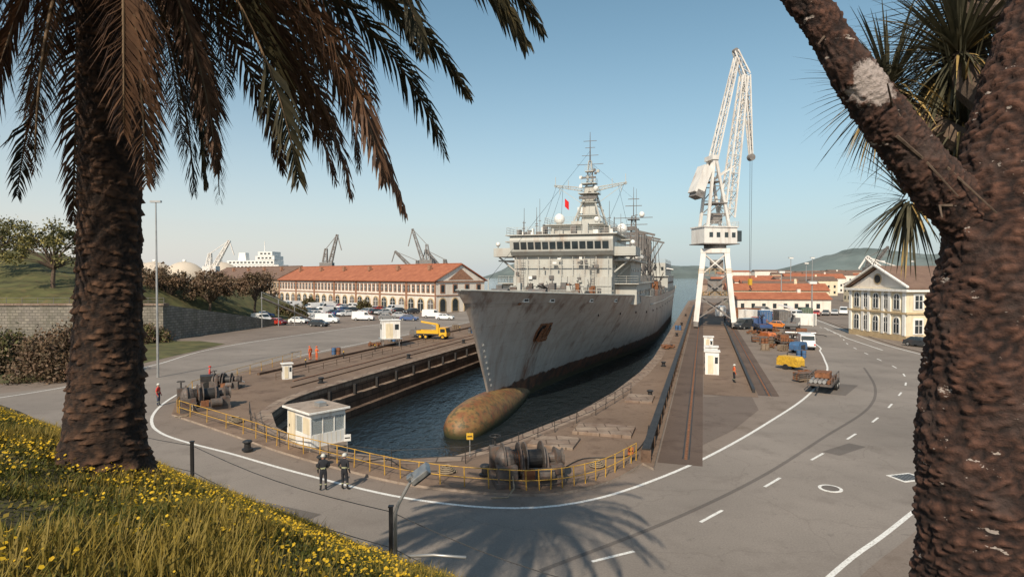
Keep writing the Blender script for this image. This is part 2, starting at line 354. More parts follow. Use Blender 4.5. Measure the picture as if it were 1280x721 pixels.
n.links.new(c,p.inputs['Base Color']); p.inputs['Roughness'].default_value=.45; p.inputs['Specular IOR Level'].default_value=.45
bump(n,p,noi(n,mapped(n,(.35,.35,.5)),1,2),.6,.14)
M['hull']=m
m=bpy.data.materials.new('bulb_paint'); n,p=nt(m); v=mapped(n)
c=ramp(n,noi(n,v,.9,6,.7),.35,.62,(.19,.06,.028),(.25,.16,.055)); c=mixc(n,ramp(n,noi(n,v,2.5,4),.5,.62),c,(.09,.07,.03))
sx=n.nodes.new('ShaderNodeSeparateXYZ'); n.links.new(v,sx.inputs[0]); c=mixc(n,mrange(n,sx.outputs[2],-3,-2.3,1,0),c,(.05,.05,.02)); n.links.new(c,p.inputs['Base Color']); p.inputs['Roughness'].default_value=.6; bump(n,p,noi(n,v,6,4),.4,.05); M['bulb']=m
mb=MB(); ts=[0,.004,.009,.015,.022,.03,.04,.05,.062,.075,.09,.11,.13,.155,.18,.21,.25,.29,.34,.4,.46,.52,.6,.7,.8,.86,.92,.96,1]
lv=[0,.15,.25,.3,.34,.38,.43,.49,.56,.63,.7,.78,.86,.93,1]; zk=-8
for side in (1,-1):
    vs=[]
    for t in ts:
        zt=ztop(t*L)
        for l in lv:
            z=zk+(zt-zk)*l; s=s0(z)+t*(L-s0(z)); vs.append((side*hw(s,z),s,z))
    nl=len(lv); mb.add(vs,[(i*nl+j,(i+1)*nl+j,(i+1)*nl+j+1,i*nl+j+1) for i in range(len(ts)-1) for j in range(nl-1)],'hull')
    if side==1: right=vs
    else: left=vs
nl=len(lv); n0=(len(ts)-1)*nl
mb.add(right[n0:]+left[n0:],[(j,j+1,nl+j+1,nl+j) for j in range(nl-1)],'hull')
o=mb.done('hull',ship,smooth=True)
bm=bmesh.new(); bm.from_mesh(o.data); bmesh.ops.remove_doubles(bm,verts=bm.verts,dist=.001); bmesh.ops.recalc_face_normals(bm,faces=bm.faces)
bm.to_mesh(o.data); bm.free()
mb=MB(); vs=[]
for i,t in enumerate(ts):
    s=max(.3,t*L); z=ztop(s)-(1.1 if s<60 else .15); w=hw(s+.0,ztop(s)-1)*.99; vs+=[(w,s,z),(-w,s,z)]
mb.add(vs,[(2*i,2*i+1,2*i+3,2*i+2) for i in range(len(ts)-1)],'deck'); mb.done('main_deck',ship)
mb=MB()
for sd in (1,-1):
    mb.tube([(sd*hw(s,ztop(s)),s,ztop(s)+.03) for s in [0,.8,2,4,7,11,16,22,29,37,46,55,62]],[.1]*13,'grey',6)
    for s in np.arange(60,164,2): mb.cyl((sd*10.85,s,ztop(s)),(sd*10.85,s,ztop(s)+1.1),.04,'grey',n=5)
    for h in (.4,.75,1.1): mb.tube([(sd*10.85,s,ztop(s)+h) for s in np.arange(60,164,8)],[.03]*13,'grey',5)
mb.done('rails',ship)
mb=MB(); pts=[];rad=[]
for y,r in ((-1.3,.05),(-1.15,.6),(-.8,1.05),(-.2,1.5),(.8,1.8),(2.2,1.98),(4,2.05),(7,2.0),(10,1.8),(14,1.4),(18,.9),(22,.3)):
    pts.append((0,y,-2.75-.02*max(0,y-8))); rad.append(r)
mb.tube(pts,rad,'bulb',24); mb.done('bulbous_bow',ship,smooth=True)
for sd in (1,-1):
    s=16.5;z=4.4; P=Vector((sd*hw(s,z),s,z)); dy=Vector((sd*(hw(s+1,z)-hw(s-1,z)),2,0)).normalized(); dz=Vector((sd*(hw(s,z+1)-hw(s,z-1)),0,2)).normalized(); nn=dy.cross(dz).normalized()
    if nn.x*sd<0: nn=-nn
    F=Matrix((( dy.x,nn.x,dz.x,P.x),(dy.y,nn.y,dz.y,P.y),(dy.z,nn.z,dz.z,P.z),(0,0,0,1)))
    mb=MB(F)
    mb.yprism([(-1.3,1.0),(1.3,1.0),(1.5,0),(1.1,-1.2),(-1.1,-1.2),(-1.5,0)],-.15,.13,'rust')
    mb.yprism([(-1.05,.8),(1.05,.8),(1.2,0),(.9,-.95),(-.9,-.95),(-1.2,0)],.1,.16,'black')
    mb.beam((0,.25,1.0),(0,.35,-.9),.3,'rust'); mb.beam((-.85,.4,-.8),(.85,.4,-.8),.4,'rust')
    for q in (-1,1): mb.yprism([(q*.45,-.8),(q*1.0,-.7),(q*1.0,.0),(q*.85,.55),(q*.55,.0)],.3,.45,'rust')
    mb.done('anchor',ship)
mb=MB()
for s in (9,14,24,33,44):
    for sd in (1,-1):
        z=ztop(s)-.75; w=hw(s,z); a=math.atan2(hw(s+.5,z)-hw(s-.5,z),1)
        mb.box((sd*(w+.01),s,z),(.22,.9,.4),'white',rz=-a*sd); mb.box((sd*(w+.04),s,z),(.22,.65,.22),'black',rz=-a*sd)
for s in np.arange(30,160,9):
    z=ztop(s)-2.6; mb.box((hw(s,z)+.02,s,z),(.1,.35,.35),'black')
mb.tube([(hw(s,ztop(s)-1.4)+.03,s,ztop(s)-1.4) for s in np.arange(60,160,8)],[.09]*13,'grey',6)
mb.done('fairleads',ship)
mb=MB()
for i,z in enumerate(np.arange(-.2,4.6,.6)):
    for sd in (1,-1):
        s=s0(z)+1.4; mb.box((sd*(hw(s,z)+.03),s,z),(.04,.2,.18),'grey',rz=-.25*sd)
mb.done('draught_marks',ship)
mb=MB(); zd=7.3
for sd in (1,-1):
    mb.cyl((sd*2.2,13,zd+.3),(sd*2.2,13,zd+1.5),.7,'greydk',.5,14); mb.cyl((sd*2.2-1,17,zd+.9),(sd*2.2+1,17,zd+.9),.8,'greydk',n=14)
    mb.box((sd*2.2,17,zd+.4),(2.6,1.6,.7),'greydk'); mb.tube([(sd*2.2,16,zd+.6),(sd*2.4,11,zd+.5),(sd*2.8,8,zd+.4)],[.12]*3,'rust')
    for s in (11,20,27):
        for d in (-.5,.5): mb.cyl((sd*hw(s,ztop(s)-1)*.8,s+d,zd),(sd*hw(s,ztop(s)-1)*.8,s+d,zd+1.1),.25,'black',n=10)
mb.xprism([(24,6.8),(24.2,6.8),(23.2,8.6),(23.0,8.6)],-5.5,5.5,'grey')
mb.cyl((0,7,7.5),(0,7,10.2),.12,'grey',.05)
for x in np.arange(-6,6.1,.7):
    mb.box((x+random.uniform(-.3,.3),random.uniform(27,35),7.7+.6),(random.uniform(.4,1.0),random.uniform(.5,1.4),random.uniform(.8,2.8)),random.choice(['greydk','grey','greydk','rust','machine']))
for x in (-5.2,-3.2,3.4,5): mb.tube([(x,31,7.3),(x,31,8.6),(x,30.6,8.9),(x,30.2,8.7)],[.22,.22,.25,.3],'grey',10)
mb.ell((0,30,8.3),(1.1,1.1,1),'greydk'); mb.cyl((0,30,8.6),(-.4,26.5,9.2),.1,'dark'); mb.cyl((.2,30,8.6),(.1,26.5,9.3),.1,'dark')
for k in range(9):
    x=-7+k*1.8; mb.tube([(x,27,7.3),(x,27,8.6),(x+1.8,27,8.6)],[.04]*3,'grey',5)
for _ in range(18):
    x=random.uniform(-6,6); y=random.uniform(26,36); mb.beam((x,y,7.4),(x+random.uniform(-1,1),y+random.uniform(-1,1),random.uniform(8.6,10.4)),.08,'greydk')
mb.done('forecastle_gear',ship)
mb=MB()
mb.b2((-7.3,38,6.2),(7.3,70,10.3),'grey'); mb.b2((-7.31,38.6,10.3),(7.31,68,13.4),'grey')
mb.b2((-10.4,42,6.2),(-7.3,66,9.2),'grey'); mb.b2((7.3,42,6.2),(10.4,66,9.2),'grey')
mb.b2((-10.8,41,9.2),(10.8,67,9.35),'grey')
mb.b2((-9.2,45,9.35),(9.2,60,12.6),'grey'); mb.b2((-10.2,39.6,12.6),(10.2,60,12.8),'grey')
mb.xprism([(38,13.4),(37.4,14.0),(37.0,15.6),(37.3,16.3),(52,16.3),(52,13.4)],-7.6,7.6,'grey')
mb.b2((-10.6,38.5,13.3),(10.6,45,13.5),'grey')
for sd in (1,-1):
    mb.b2((sd*7.6,38.5,13.5),(sd*10.6,38.65,14.6),'grey'); mb.b2((sd*10.45,38.65,13.5),(sd*10.6,45,14.6),'grey')
    mb.b2((sd*7.6,41,15.6),(sd*9.6,45,15.75),'grey')
    mb.beam((sd*10.2,42,12.8),(sd*7.6,42,10.4),.2,'grey'); mb.beam((sd*10.2,40,13.3),(sd*7.4,40,11.0),.22,'grey')
    mb.cyl((sd*10.1,39.2,13.5),(sd*10.1,39.2,15),.1,'grey'); mb.ell((sd*10.1,39.2,15.2),(.35,.35,.35),'white')
mb.b2((-8.2,36.8,16.3),(8.2,53,16.45),'grey')
mb.b2((-3.6,46,16.45),(4.2,60,18.4),'grey'); mb.b2((-4.4,45,18.4),(5.0,61,18.55),'grey')
mb.b2((-2.4,56,18.55),(2.6,65,20),'grey')
mb.done('superstructure',ship,bevel=.06)
mb=MB()
for i in range(13):
    x=-7.1+i*14.2/13+.1; e=.06
    mb.add([(x,37.34-e,14.3),(x+.88,37.34-e,14.3),(x+.88,37.06-e,15.35),(x,37.06-e,15.35)],[(0,1,2,3)],'glass')
for sd in (1,-1):
    for y in np.arange(38.6,51,1.5): mb.b2((sd*7.6,y,14.4),(sd*7.64,y+1.1,15.3),'glass')
    for (xx,z,y0,y1) in ((7.31,11.8,40,66),(10.4,7.9,43,65),(9.2,11.3,46,59),(7.3,8.6,39,41)):
        for y in np.arange(y0,y1,2.6): mb.cyl((sd*xx,y,z),(sd*(xx+.06),y,z),.24,'glass',n=12)
    for y in (47,56,63): mb.b2((sd*10.4,y,6.4),(sd*10.45,y+.8,8.2),'greydk')
mb.done('windows',ship)
mb=MB()
for x in np.arange(-6.8,7,1.7): mb.b2((x-.04,37.9,7.2),(x+.04,38,13.2),'grey')
for z in (9.0,10.5,12.0): mb.b2((-7.2,37.88,z-.05),(7.2,38,z+.05),'grey')
for x in (-5.9,4.6):
    for z in np.arange(7.4,13.2,.35): mb.b2((x-.25,37.7,z),(x+.25,37.75,z+.05),'greydk')
    mb.b2((x-.3,37.68,7.2),(x-.25,37.74,13.3),'greydk'); mb.b2((x+.25,37.68,7.2),(x+.3,37.74,13.3),'greydk')
for x in (-2.2,1.5): mb.b2((x,37.9,7.3),(x+.9,38,9.2),'greydk')
for _ in range(26):
    x=random.uniform(-7,7); z=random.uniform(7.6,13); mb.box((x,37.85,z),(random.uniform(.2,.7),.3,random.uniform(.2,.6)),random.choice(['grey','greydk','white','greydk']))
def rail(mb,path,h=1.05,sp=1.5,k='grey',r=.03,nr=3):
    P=[Vector(p) for p in path]
    for i in range(len(P)-1):
        n_=max(1,int((P[i+1]-P[i]).length/sp))
        for j in range(n_+1):
            q=P[i].lerp(P[i+1],j/n_); mb.beam(q,q+Vector((0,0,h)),r*1.4,k)
        for q in range(nr):
            hh=Vector((0,0,h*(q+1)/nr)); mb.beam(P[i]+hh,P[i+1]+hh,r*1.3,k)
rail(mb,[(-8,53,16.45),(-8,37,16.45),(8,37,16.45),(8,53,16.45)])
rail(mb,[(-4.3,61,18.55),(-4.3,45.1,18.55),(4.9,45.1,18.55),(4.9,61,18.55)])
rail(mb,[(10.1,60,12.8),(10.1,45,12.8)]); rail(mb,[(10.7,67,9.35),(10.7,41,9.35),(7.3,41,9.35)]); rail(mb,[(-10.7,67,9.35),(-10.7,41,9.35),(-7.3,41,9.35)])
for (x,y,z,r) in ((-2.6,48,19.6,.85),(6.4,56,18.4,.9),(3.6,47,19.3,.45)):
    mb.cyl((x,y,z-1.9),(x,y,z-.3),r*.45,'grey'); mb.ell((x,y,z),(r,r,r*1.05),'white',18,12)
for (x,y,h) in ((-6.8,42,4.5),(-4.5,41,3.2),(6.5,41,5),(7,50,4),(-7,50,5.5),(-6,39,2.2),(2.6,40,2.4),(-2.2,40,1.8),(8.6,58,9),(-8.6,58,8)):
    mb.cyl((x,y,16.4),(x,y,16.4+h),.06,'greydk',.03,6); mb.box((x,y,16.4+h*.5),(.5,.1,.1),'greydk')
for _ in range(22):
    x=random.uniform(-7.5,7.5); y=random.uniform(38,43); h=random.uniform(.5,1.6); mb.box((x,y,16.45+h/2),(random.uniform(.2,.8),random.uniform(.2,.8),h),random.choice(['grey','greydk','white']))
for sd in (1,-1):
    for y in (47,49,51,53): mb.cyl((sd*9.9,y,13.5),(sd*9.9,y+1.3,13.5),.36,'white',n=10)
mb.done('deck_fittings',ship)
mb=MB(); y=61
mb.box((0,y,22.6),(2.9,2.6,8),'grey',tx=.55,ty=.55)
for sx in (-1,1):
    mb.beam((sx*3.2,y+2,18.5),(sx*.6,y,26.8),.28,'grey'); mb.beam((sx*2.9,y-3.5,18.5),(sx*.5,y-.5,25.5),.24,'grey')
    for k in range(4): mb.beam((sx*(3.2-2.6*k/4),y+2-2*k/4,18.5+8.3*k/4),(sx*(2.9-2.4*(k+.6)/4),y-3.5+3*(k+.6)/4,18.5+7*(k+.6)/4),.12,'grey')
for (z,w) in ((21.3,3.6),(23.6,3.0),(25.2,3.6),(27.0,2.6),(29.2,1.5)):
    mb.box((0,y-.5,z),(w,w*.8,.14),'grey'); rail(mb,[(-w/2,y-.5-w*.4,z),(w/2,y-.5-w*.4,z),(w/2,y-.5+w*.4,z)],.9,1,r=.02)
for sx in (-1,1):
    mb.lattice((sx*.6,y,26.0),(sx*6.6,y,27.0),.7,.25,6,.08,.05,'grey'); mb.beam((sx*6.4,y,26.6),(sx*6.4,y,28.6),.09,'grey'); mb.beam((sx*4,y,26.2),(sx*4,y,27.9),.08,'grey'); mb.beam((sx*5.6,y,27),(sx*5.6,y,25.4),.08,'grey')
    mb.beam((sx*6.3,y,26.9),(sx*.6,y,23.0),.08,'grey')
mb.lattice((0,y,26.9),(0,y,31.2),1.1,.5,5,.1,.06,'grey'); mb.cyl((0,y,31),(0,y,36.4),.13,'greydk',.04)
for z,w in ((30.6,2.4),(32.2,1.5),(33.6,.9),(34.8,1.2)): mb.beam((-w,y,z),(w,y,z),.08,'greydk')
mb.box((0,y-2,24.4),(3.2,.35,.5),'greydk'); mb.box((0,y-1.4,28.0),(2.6,.3,.3),'greydk'); mb.box((-1.5,y-1.2,22.2),(.9,.9,1.1),'white'); mb.ell((1.3,y-1.4,26),(.45,.45,.5),'white')
for _ in range(22):
    mb.box((random.uniform(-1.6,1.6),y+random.uniform(-2,1),random.uniform(20,30)),(random.uniform(.15,.5),)*3,random.choice(['grey','greydk','greydk','white']))
for (a,b) in (((-6.2,y,27),(-5,45,17)),((6.2,y,27),(5,45,17)),((-5,y,27),(-6,52,16.6)),((0,y,33),(0,7,10)),((0,y,31),(0,130,33)),((5,y,27),(8,70,10)),((-5,y,27),(-8,70,10))): mb.cyl(a,b,.025,'black',n=4)
mb.done('main_mast',ship)
M['red']=mat('red_cloth',(.6,.02,.02),.8)
mb=MB(); xs=np.linspace(0,1.3,7); mb.add([(-4.6+x*.55,60.8+.12*math.sin(x*6),24.6-h-x*.5) for h in (0,1.5) for x in xs],[(i,i+1,i+8,i+7) for i in range(6)],'red'); mb.done('signal_flag',ship)
mb=MB()
for s in (76,92,106):
    for sd in (1,-1):
        mb.box((sd*6.8,s,13),(1.0,1.1,14),'greydk',tx=.7,ty=.7); mb.beam((sd*6.8,s,19.5),(sd*10.4,s,18.6),.4,'greydk'); mb.beam((sd*6.8,s,13),(sd*10,s,18.4),.25,'greydk')
        mb.beam((sd*6.8,s+4,6),(sd*6.8,s,17),.3,'greydk')
        for k in range(5): mb.cyl((sd*(6.8+k*.5),s,18.8),(sd*(6.2+k*.8),s+random.uniform(-5,5),8),.05,'black',n=4)
    mb.beam((-6.8,s,20.0),(6.8,s,20.0),.8,'greydk'); mb.beam((-6.8,s,17.5),(6.8,s,17.5),.35,'greydk')
    mb.cyl((0,s,20.5),(0,s,24),.1,'greydk')
for _ in range(130):
    x=random.uniform(-10,10.2);s=random.uniform(68,116);h=random.uniform(.8,3.2); mb.box((x,s,6.3+h/2),(random.uniform(.4,2.2),random.uniform(.4,2.5),h),random.choice(['greydk','grey','greydk','machine','rust']))
for _ in range(80):
    x=random.uniform(3,10);s=random.uniform(67,112);z=random.uniform(8,15); mb.beam((x,s,z),(x+random.uniform(-2,2),s+random.uniform(-3,3),z+random.uniform(-3,4)),.14,'greydk')
mb.b2((4,70,6.3),(10,74,10.5),'greydk'); mb.b2((5,82,6.3),(10,88,9.6),'greydk'); mb.b2((-3,70,6.3),(3,112,9.5),'greydk')
mb.done('replenishment_gantries',ship)
mb=MB()
mb.b2((-10.5,120,6.2),(10.5,152,10.4),'grey'); mb.b2((-9.8,121,10.4),(9.8,150,14),'grey'); mb.b2((-4,124,14),(4,136,17.5),'grey')
mb.box((3,131,18.5),(4,6,5),'greydk',tx=.8,ty=.8); mb.b2((-10.7,119.5,10.3),(10.7,152,10.45),'grey')
for y in np.arange(122,150,3):
    for z in (8.6,12.4): mb.cyl((10 if z>10 else 10.5,y,z),(10.6,y,z),.3,'glass',n=10)
for x in np.arange(-9,9.5,2): mb.b2((x-.3,120.9,12),(x+.3,121,12.9),'glass')
mb.lattice((0,132,17.5),(0,132,28),2.2,1,7,.2,.12,'greydk'); mb.cyl((0,132,28),(0,132,36.5),.14,'greydk',.05)
for z,w in ((22,3),(25.5,4),(27.5,5.5),(31,2.4),(33,1.6)): mb.beam((-w,132,z),(w,132,z),.18,'greydk')
mb.box((0,132,24),(3,3,.2),'greydk'); mb.box((0,132,27),(3.4,3,.2),'greydk'); mb.ell((2.4,132,28.4),(.8,.8,.9),'white')
rail(mb,[(9.8,150,14),(9.8,121,14),(-9.8,121,14)],1,2)
mb.done('aft_superstructure',ship)
# ---------------------------------------------------------------- portal crane
cr=group('dockside_crane',(*D(21.9,83),0),0)
mb=MB(); mb2=MB(Matrix.Rotation(-AX,4,'Z'))
h=3.6;t=2.2
for a in (-1,1):
    for b in (-1,1):
        mb2.beam((a*h,b*h,1.2),(a*t,b*t,15.5),1.0,'crane'); mb2.box((a*h,b*h,.75),(.9,3,.9),'cranegrey')
        for k in (-1,1): mb2.cyl((a*h-.25,b*h+k*.8,.4),(a*h+.25,b*h+k*.8,.4),.4,'dark',n=12)
    mb2.beam((a*h,-h,1.6),(a*h,h,1.6),.8,'cranegrey'); mb2.beam((-3.1,a*3.1,6.2),(3.1,a*3.1,6.2),.5,'cranegrey'); mb2.beam((a*3.1,-3.1,6.2),(a*3.1,3.1,6.2),.5,'cranegrey')
    mb2.beam((-2.7,a*2.7,10.6),(2.7,a*2.7,10.6),.4,'cranegrey'); mb2.beam((a*2.7,-2.7,10.6),(a*2.7,2.7,10.6),.4,'cranegrey')
    for q in (-1,1):
        mb2.beam((q*3.1,a*3.1,6.2),(-q*2.7,a*2.7,10.6),.22,'cranegrey'); mb2.beam((a*2.7,q*2.7,10.6),(a*t,-q*t,15),.22,'crane'); mb2.beam((q*2.7,a*2.7,10.6),(-q*t,a*t,15),.22,'crane'); mb2.beam((q*h,a*h,1.6),(-q*3.1,a*3.1,6.2),.2,'cranegrey')
mb2.box((0,0,8),(2.8,3.4,3.6),'cranegrey'); mb2.box((.3,0,12.6),(2.6,2.6,2.2),'cranegrey'); mb2.box((0,0,15.5),(5.6,5.6,.9),'crane'); mb2.cyl((0,0,15.9),(0,0,17),2.2,'cranegrey',n=20)
for z in (6.3,10.8): rail(mb2,[(-3.2,-3.2,z),(3.2,-3.2,z)],1,1,'dullyel')
for z in np.arange(1.5,15,.5): mb2.box((-3.9+z*.1,-3.2+z*.08,z),(.5,.06,.05),'cranegrey')
mb2.done('portal',cr)
mb.M=Matrix.Rotation(R(12),4,'Z')
mb.b2((-3.9,-2.6,17),(3.4,2.6,20.2),'crane'); mb.b2((-4.1,-2.8,20.2),(3.6,2.8,20.45),'crane'); mb.b2((3.4,-2.3,17.4),(4.6,-.6,19.6),'glass'); mb.b2((-4.2,-2.9,16.8),(3.8,2.9,17),'cranegrey')
for x in (-2.8,-1.2,.6,2.2): mb.b2((x,-2.64,18.2),(x+.8,-2.6,19.2),'glass')
rail(mb,[(-4.1,-2.8,20.4),(3.6,-2.8,20.4),(3.6,2.8,20.4)],1,1,'crane')
for q in (-1.6,1.6):
    mb.beam((-2.6,q,20.3),(-1.0,q*.7,34.2),.5,'crane'); mb.beam((2.2,q,20.3),(-.6,q*.7,34.2),.5,'crane')
    for k in range(5):
        f=k/5; g_=(k+1)/5
        A=lambda f:(-2.6+1.6*f,q*(1-.3*f),20.3+13.9*f); Bq=lambda f:(2.2-2.8*f,q*(1-.3*f),20.3+13.9*f)
        mb.beam(A(f),Bq(g_),.16,'cranegrey'); mb.beam(A(g_),Bq(g_),.16,'cranegrey')
mb.box((-.9,0,34.4),(1.4,3.2,.9),'crane'); mb.box((0,0,25.2),(3.4,3.6,.25),'cranegrey'); mb.box((-.5,0,29.6),(2.2,3,.2),'cranegrey'); mb.box((0,0,22.2),(2,2,2),'cranegrey')
mb.beam((-1,-.9,33.2),(-4,-.9,28.5),.5,'crane',.8); mb.beam((-1,.9,33.2),(-4,.9,28.5),.5,'crane',.8)
mb.box((-3.4,0,29.8),(2.0,3.0,5.8),'crane',ry=R(22)); mb.box((-4.2,0,27),(1.6,3,1.4),'cranegrey',ry=R(22))
mb.lattice((2.6,0,22.5),(6.3,0,51.6),2.3,1.2,16,.3,.1,'crane')
mb.lattice((-.6,0,34),(4.6,0,55.2),1.3,.8,11,.24,.09,'crane')
mb.lattice((4.3,0,56.6),(6.7,0,51.8),.8,1.3,3,.28,.1,'crane')
mb.lattice((6.7,0,51.8),(8.1,0,35),1.3,.45,8,.24,.09,'crane')
mb.beam((-.6,-.7,30),(3.9,-.7,33),.25,'crane'); mb.beam((-.6,.7,30),(3.9,.7,33),.25,'crane')
for q in (-.35,.35):
    mb.cyl((-.8,q,34.8),(4.4,q,56.4),.05,'black',n=4); mb.cyl((8.1,q,35),(8.1,q*.6,9.5),.04,'black',n=4); mb.cyl((6.7,q,51.8),(8.2,q,35),.05,'black',n=4)
mb.cyl((8.1,-.5,35),(8.1,.5,35),.7,'cranegrey',n=14); mb.cyl((4.3,-.5,56.6),(4.3,.5,56.6),.5,'cranegrey',n=14)
mb.box((8.1,0,9.2),(.7,.5,1.3),'yellow'); mb.tube([(8.1,0,8.5),(8.1,0,8),(8.45,0,7.7),(8.2,0,7.35),(7.85,0,7.5)],[.12]*5,'dark')
mb.done('slewing_superstructure',cr)
# ---------------------------------------------------------------- buildings
def frame(o,xd):
    x=Vector((xd[0],xd[1],0)).normalized(); y=Vector((-x.y,x.x,0)); return Matrix(((x.x,y.x,0,o[0]),(x.y,y.y,0,o[1]),(0,0,1,0),(0,0,0,1)))
def arch(w,h,z0=0,n=8):
    r=w/2; return [(-r,z0),(-r,z0+h-r)]+[(-r*math.cos(math.pi*i/n),z0+h-r+r*math.sin(math.pi*i/n)) for i in range(1,n)]+[(r,z0+h-r),(r,z0)]
def warehouse():
    g=group('arsenal_warehouse'); F=frame((-21.5,169.6),(-.727,.687))
    w=MB(F);t=MB(F);gl=MB(F);ro=MB(F)
    for (a,b,k,rk,ev,rd) in ((0,96,'wwall','tile',9,14.0),(96,172,'beige','tilebr',9.3,14.4)):
        w.b2((a,-19,0),(b,0,ev),k)
        for e in ((a,b) if a==0 else (b,)): w.xprism([(-19,ev),(0,ev),(-9.5,rd-.3)],e-.1,e+.1,k)
        ro.xprism([(.9,ev-.15),(.9,ev+.1),(-9.5,rd+.1),(-9.5,rd-.2)],a-.6*(a==0),b,rk); ro.xprism([(-19.9,ev-.15),(-9.5,rd-.2),(-9.5,rd+.1),(-19.9,ev+.1)],a-.6*(a==0),b,rk)
        ro.b2((a,-9.8,rd+.02),(b,-9.2,rd+.25),rk)
        tk='brick' if a==0 else 'creamtrim'
        t.b2((a,0,ev-.55),(b,.35,ev-.16),tk); t.b2((a,0,4.7),(b,.2,5.0),tk); t.b2((a,0,0),(b,.15,.7),'creamtrim')
        n_=int((b-a)/4.4); sp=(b-a)/n_
        for i in range(n_):
            x=a+sp*(i+.5)
            def am(o,P,y0,y1,k2): o.yprism([(x+p[0],p[1]) for p in P],y0,y1,k2)
            am(t,arch(3.2,4.0,.2),0,.14,'creamtrim'); am(gl,arch(2.5,3.5,.3),.1,.17,'glass' if i%3 else 'greydk')
            gl.b2((x-.05,.15,.3),(x+.05,.2,3.7),'white'); gl.b2((x-1.2,.15,2.5),(x+1.2,.2,2.6),'white')
            for q in (-1,1):
                xx=x+q*sp*.25; t.b2((xx-.75,0,5.6),(xx+.75,.12,8.0),tk); gl.b2((xx-.5,.1,5.85),(xx+.5,.15,7.75),'glass'); gl.b2((xx-.03,.14,5.85),(xx+.03,.18,7.75),'white'); gl.b2((xx-.5,.14,6.9),(xx+.5,.18,6.96),'white')
        for i in range(0,n_+1,3): x=a+sp*i; t.b2((max(a,x-.4),0,.7),(x+.4,.22,ev-.56),tk)
        for i in range(int((b-a)/16)): ro.b2((a+9+i*16,-6,rd-1.8),(a+10+i*16,-5,rd-.3),'brick')
    for i in range(4):
        y=-2.4-i*4.7
        for (o,hw_,z,hh,x0,x1,k2) in ((t,1.35,.2,4.1,-.14,0,'creamtrim'),(gl,1.0,.3,3.6,-.17,-.1,'glass')):
            o.xprism([(y+p[0],p[1]) for p in arch(hw_*2,hh,z)][::-1],x0,x1,k2)
        t.b2((-.12,y-.9,5.5),(0,y+.9,8.1),'brick'); gl.b2((-.16,y-.55,5.8),(-.1,y+.55,7.8),'glass')
    t.b2((-.2,-19,4.7),(0,0,5),'brick'); t.b2((-.3,-19,8.6),(0,0,8.95),'brick'); t.xprism([(-4.5,9.3),(-14.5,9.3),(-9.5,12.6)],-.15,-.1,'brick')
    w.done('walls',g);t.done('brick_trim',g);gl.done('windows',g);ro.done('roof',g)
warehouse()
def palace():
    g=group('neoclassical_building'); F=frame((62.5,95),(-.1,.995)); w=MB(F);t=MB(F);gl=MB(F);ro=MB(F)
    Ln=13.6; dp=26; ev=8.4; ap_=11.9
    w.b2((0,-dp,0),(Ln,0,ev),'cream'); w.yprism([(0,ev),(Ln,ev),(Ln/2,ap_-.2)],-dp+.2,-.2,'wwall')
    for sx in (0,1):
        P=[(-.8,ev-.1),(-.8,ev+.15),(Ln/2,ap_+.25),(Ln/2,ap_)]
        if sx: P=[(Ln-p[0],p[1]) for p in P][::-1]
        ro.yprism(P,-dp-.4,.3,'tilebr'); P2=[(p[0],p[1]+.25) for p in P]; t.yprism(P2,.25,.7,'white')
    t.b2((-.7,0,ev-.5),(Ln+.7,.6,ev-.1),'white'); t.b2((-.4,0,4.3),(Ln+.4,.25,4.6),'creamtrim'); t.b2((-.7,-dp,ev-.5),(0,0,ev-.1),'white'); t.b2((-.2,-dp,4.3),(0,0,4.6),'creamtrim'); t.b2((-.15,-dp,0),(Ln,.15,.9),'creamtrim')
    for x in (.35,3.6,6.8-1.7,6.8+1.7,10.0,13.25): t.b2((x-.3,0,.9),(x+.3,.22,ev-.5),'white')
    for x in (2.0,4.35,6.8,9.25,11.6):
        for z0,hh in ((1.2,2.5),(5.1,2.4)):
            t.yprism([(x+p[0],p[1]) for p in arch(1.5,hh+.3,z0-.15)],0,.12,'white'); gl.yprism([(x+p[0],p[1]) for p in arch(1.05,hh,z0)],.1,.15,'glass'); gl.b2((x-.04,.14,z0),(x+.04,.18,z0+hh),'white'); gl.b2((x-.5,.14,z0+1.5),(x+.5,.18,z0+1.58),'white')
    for mbx,r_,k_,d_ in ((gl,.7,'dark',-.1),(t,.95,'creamtrim',-.14)):
        mbx.M=F@Matrix.Translation((Ln/2,0,9.9)); mbx.cyl((0,-.25,0),(0,d_,0),r_,k_,n=20); mbx.M=F
    for i in range(7):
        y=-2-i*3.6
        for z0 in (1.3,5.2):
            t.b2((-.12,y-.9,z0-.2),(0,y+.9,z0+2.4),'white'); gl.b2((-.16,y-.6,z0),(-.1,y+.6,z0+2.1),'glass'); gl.b2((-.2,y-.04,z0),(-.15,y+.04,z0+2.1),'white'); gl.b2((-.2,y-.6,z0+1.2),(-.15,y+.6,z0+1.27),'white')
        t.b2((-.25,y-1.9,.9),(-.0,y-1.5,ev-.5),'creamtrim')
    ro.b2((3,-12,9),(4,-11,12.8),'brick')
    w.done('walls',g);t.done('trim',g);gl.done('windows',g);ro.done('roof',g)
palace()
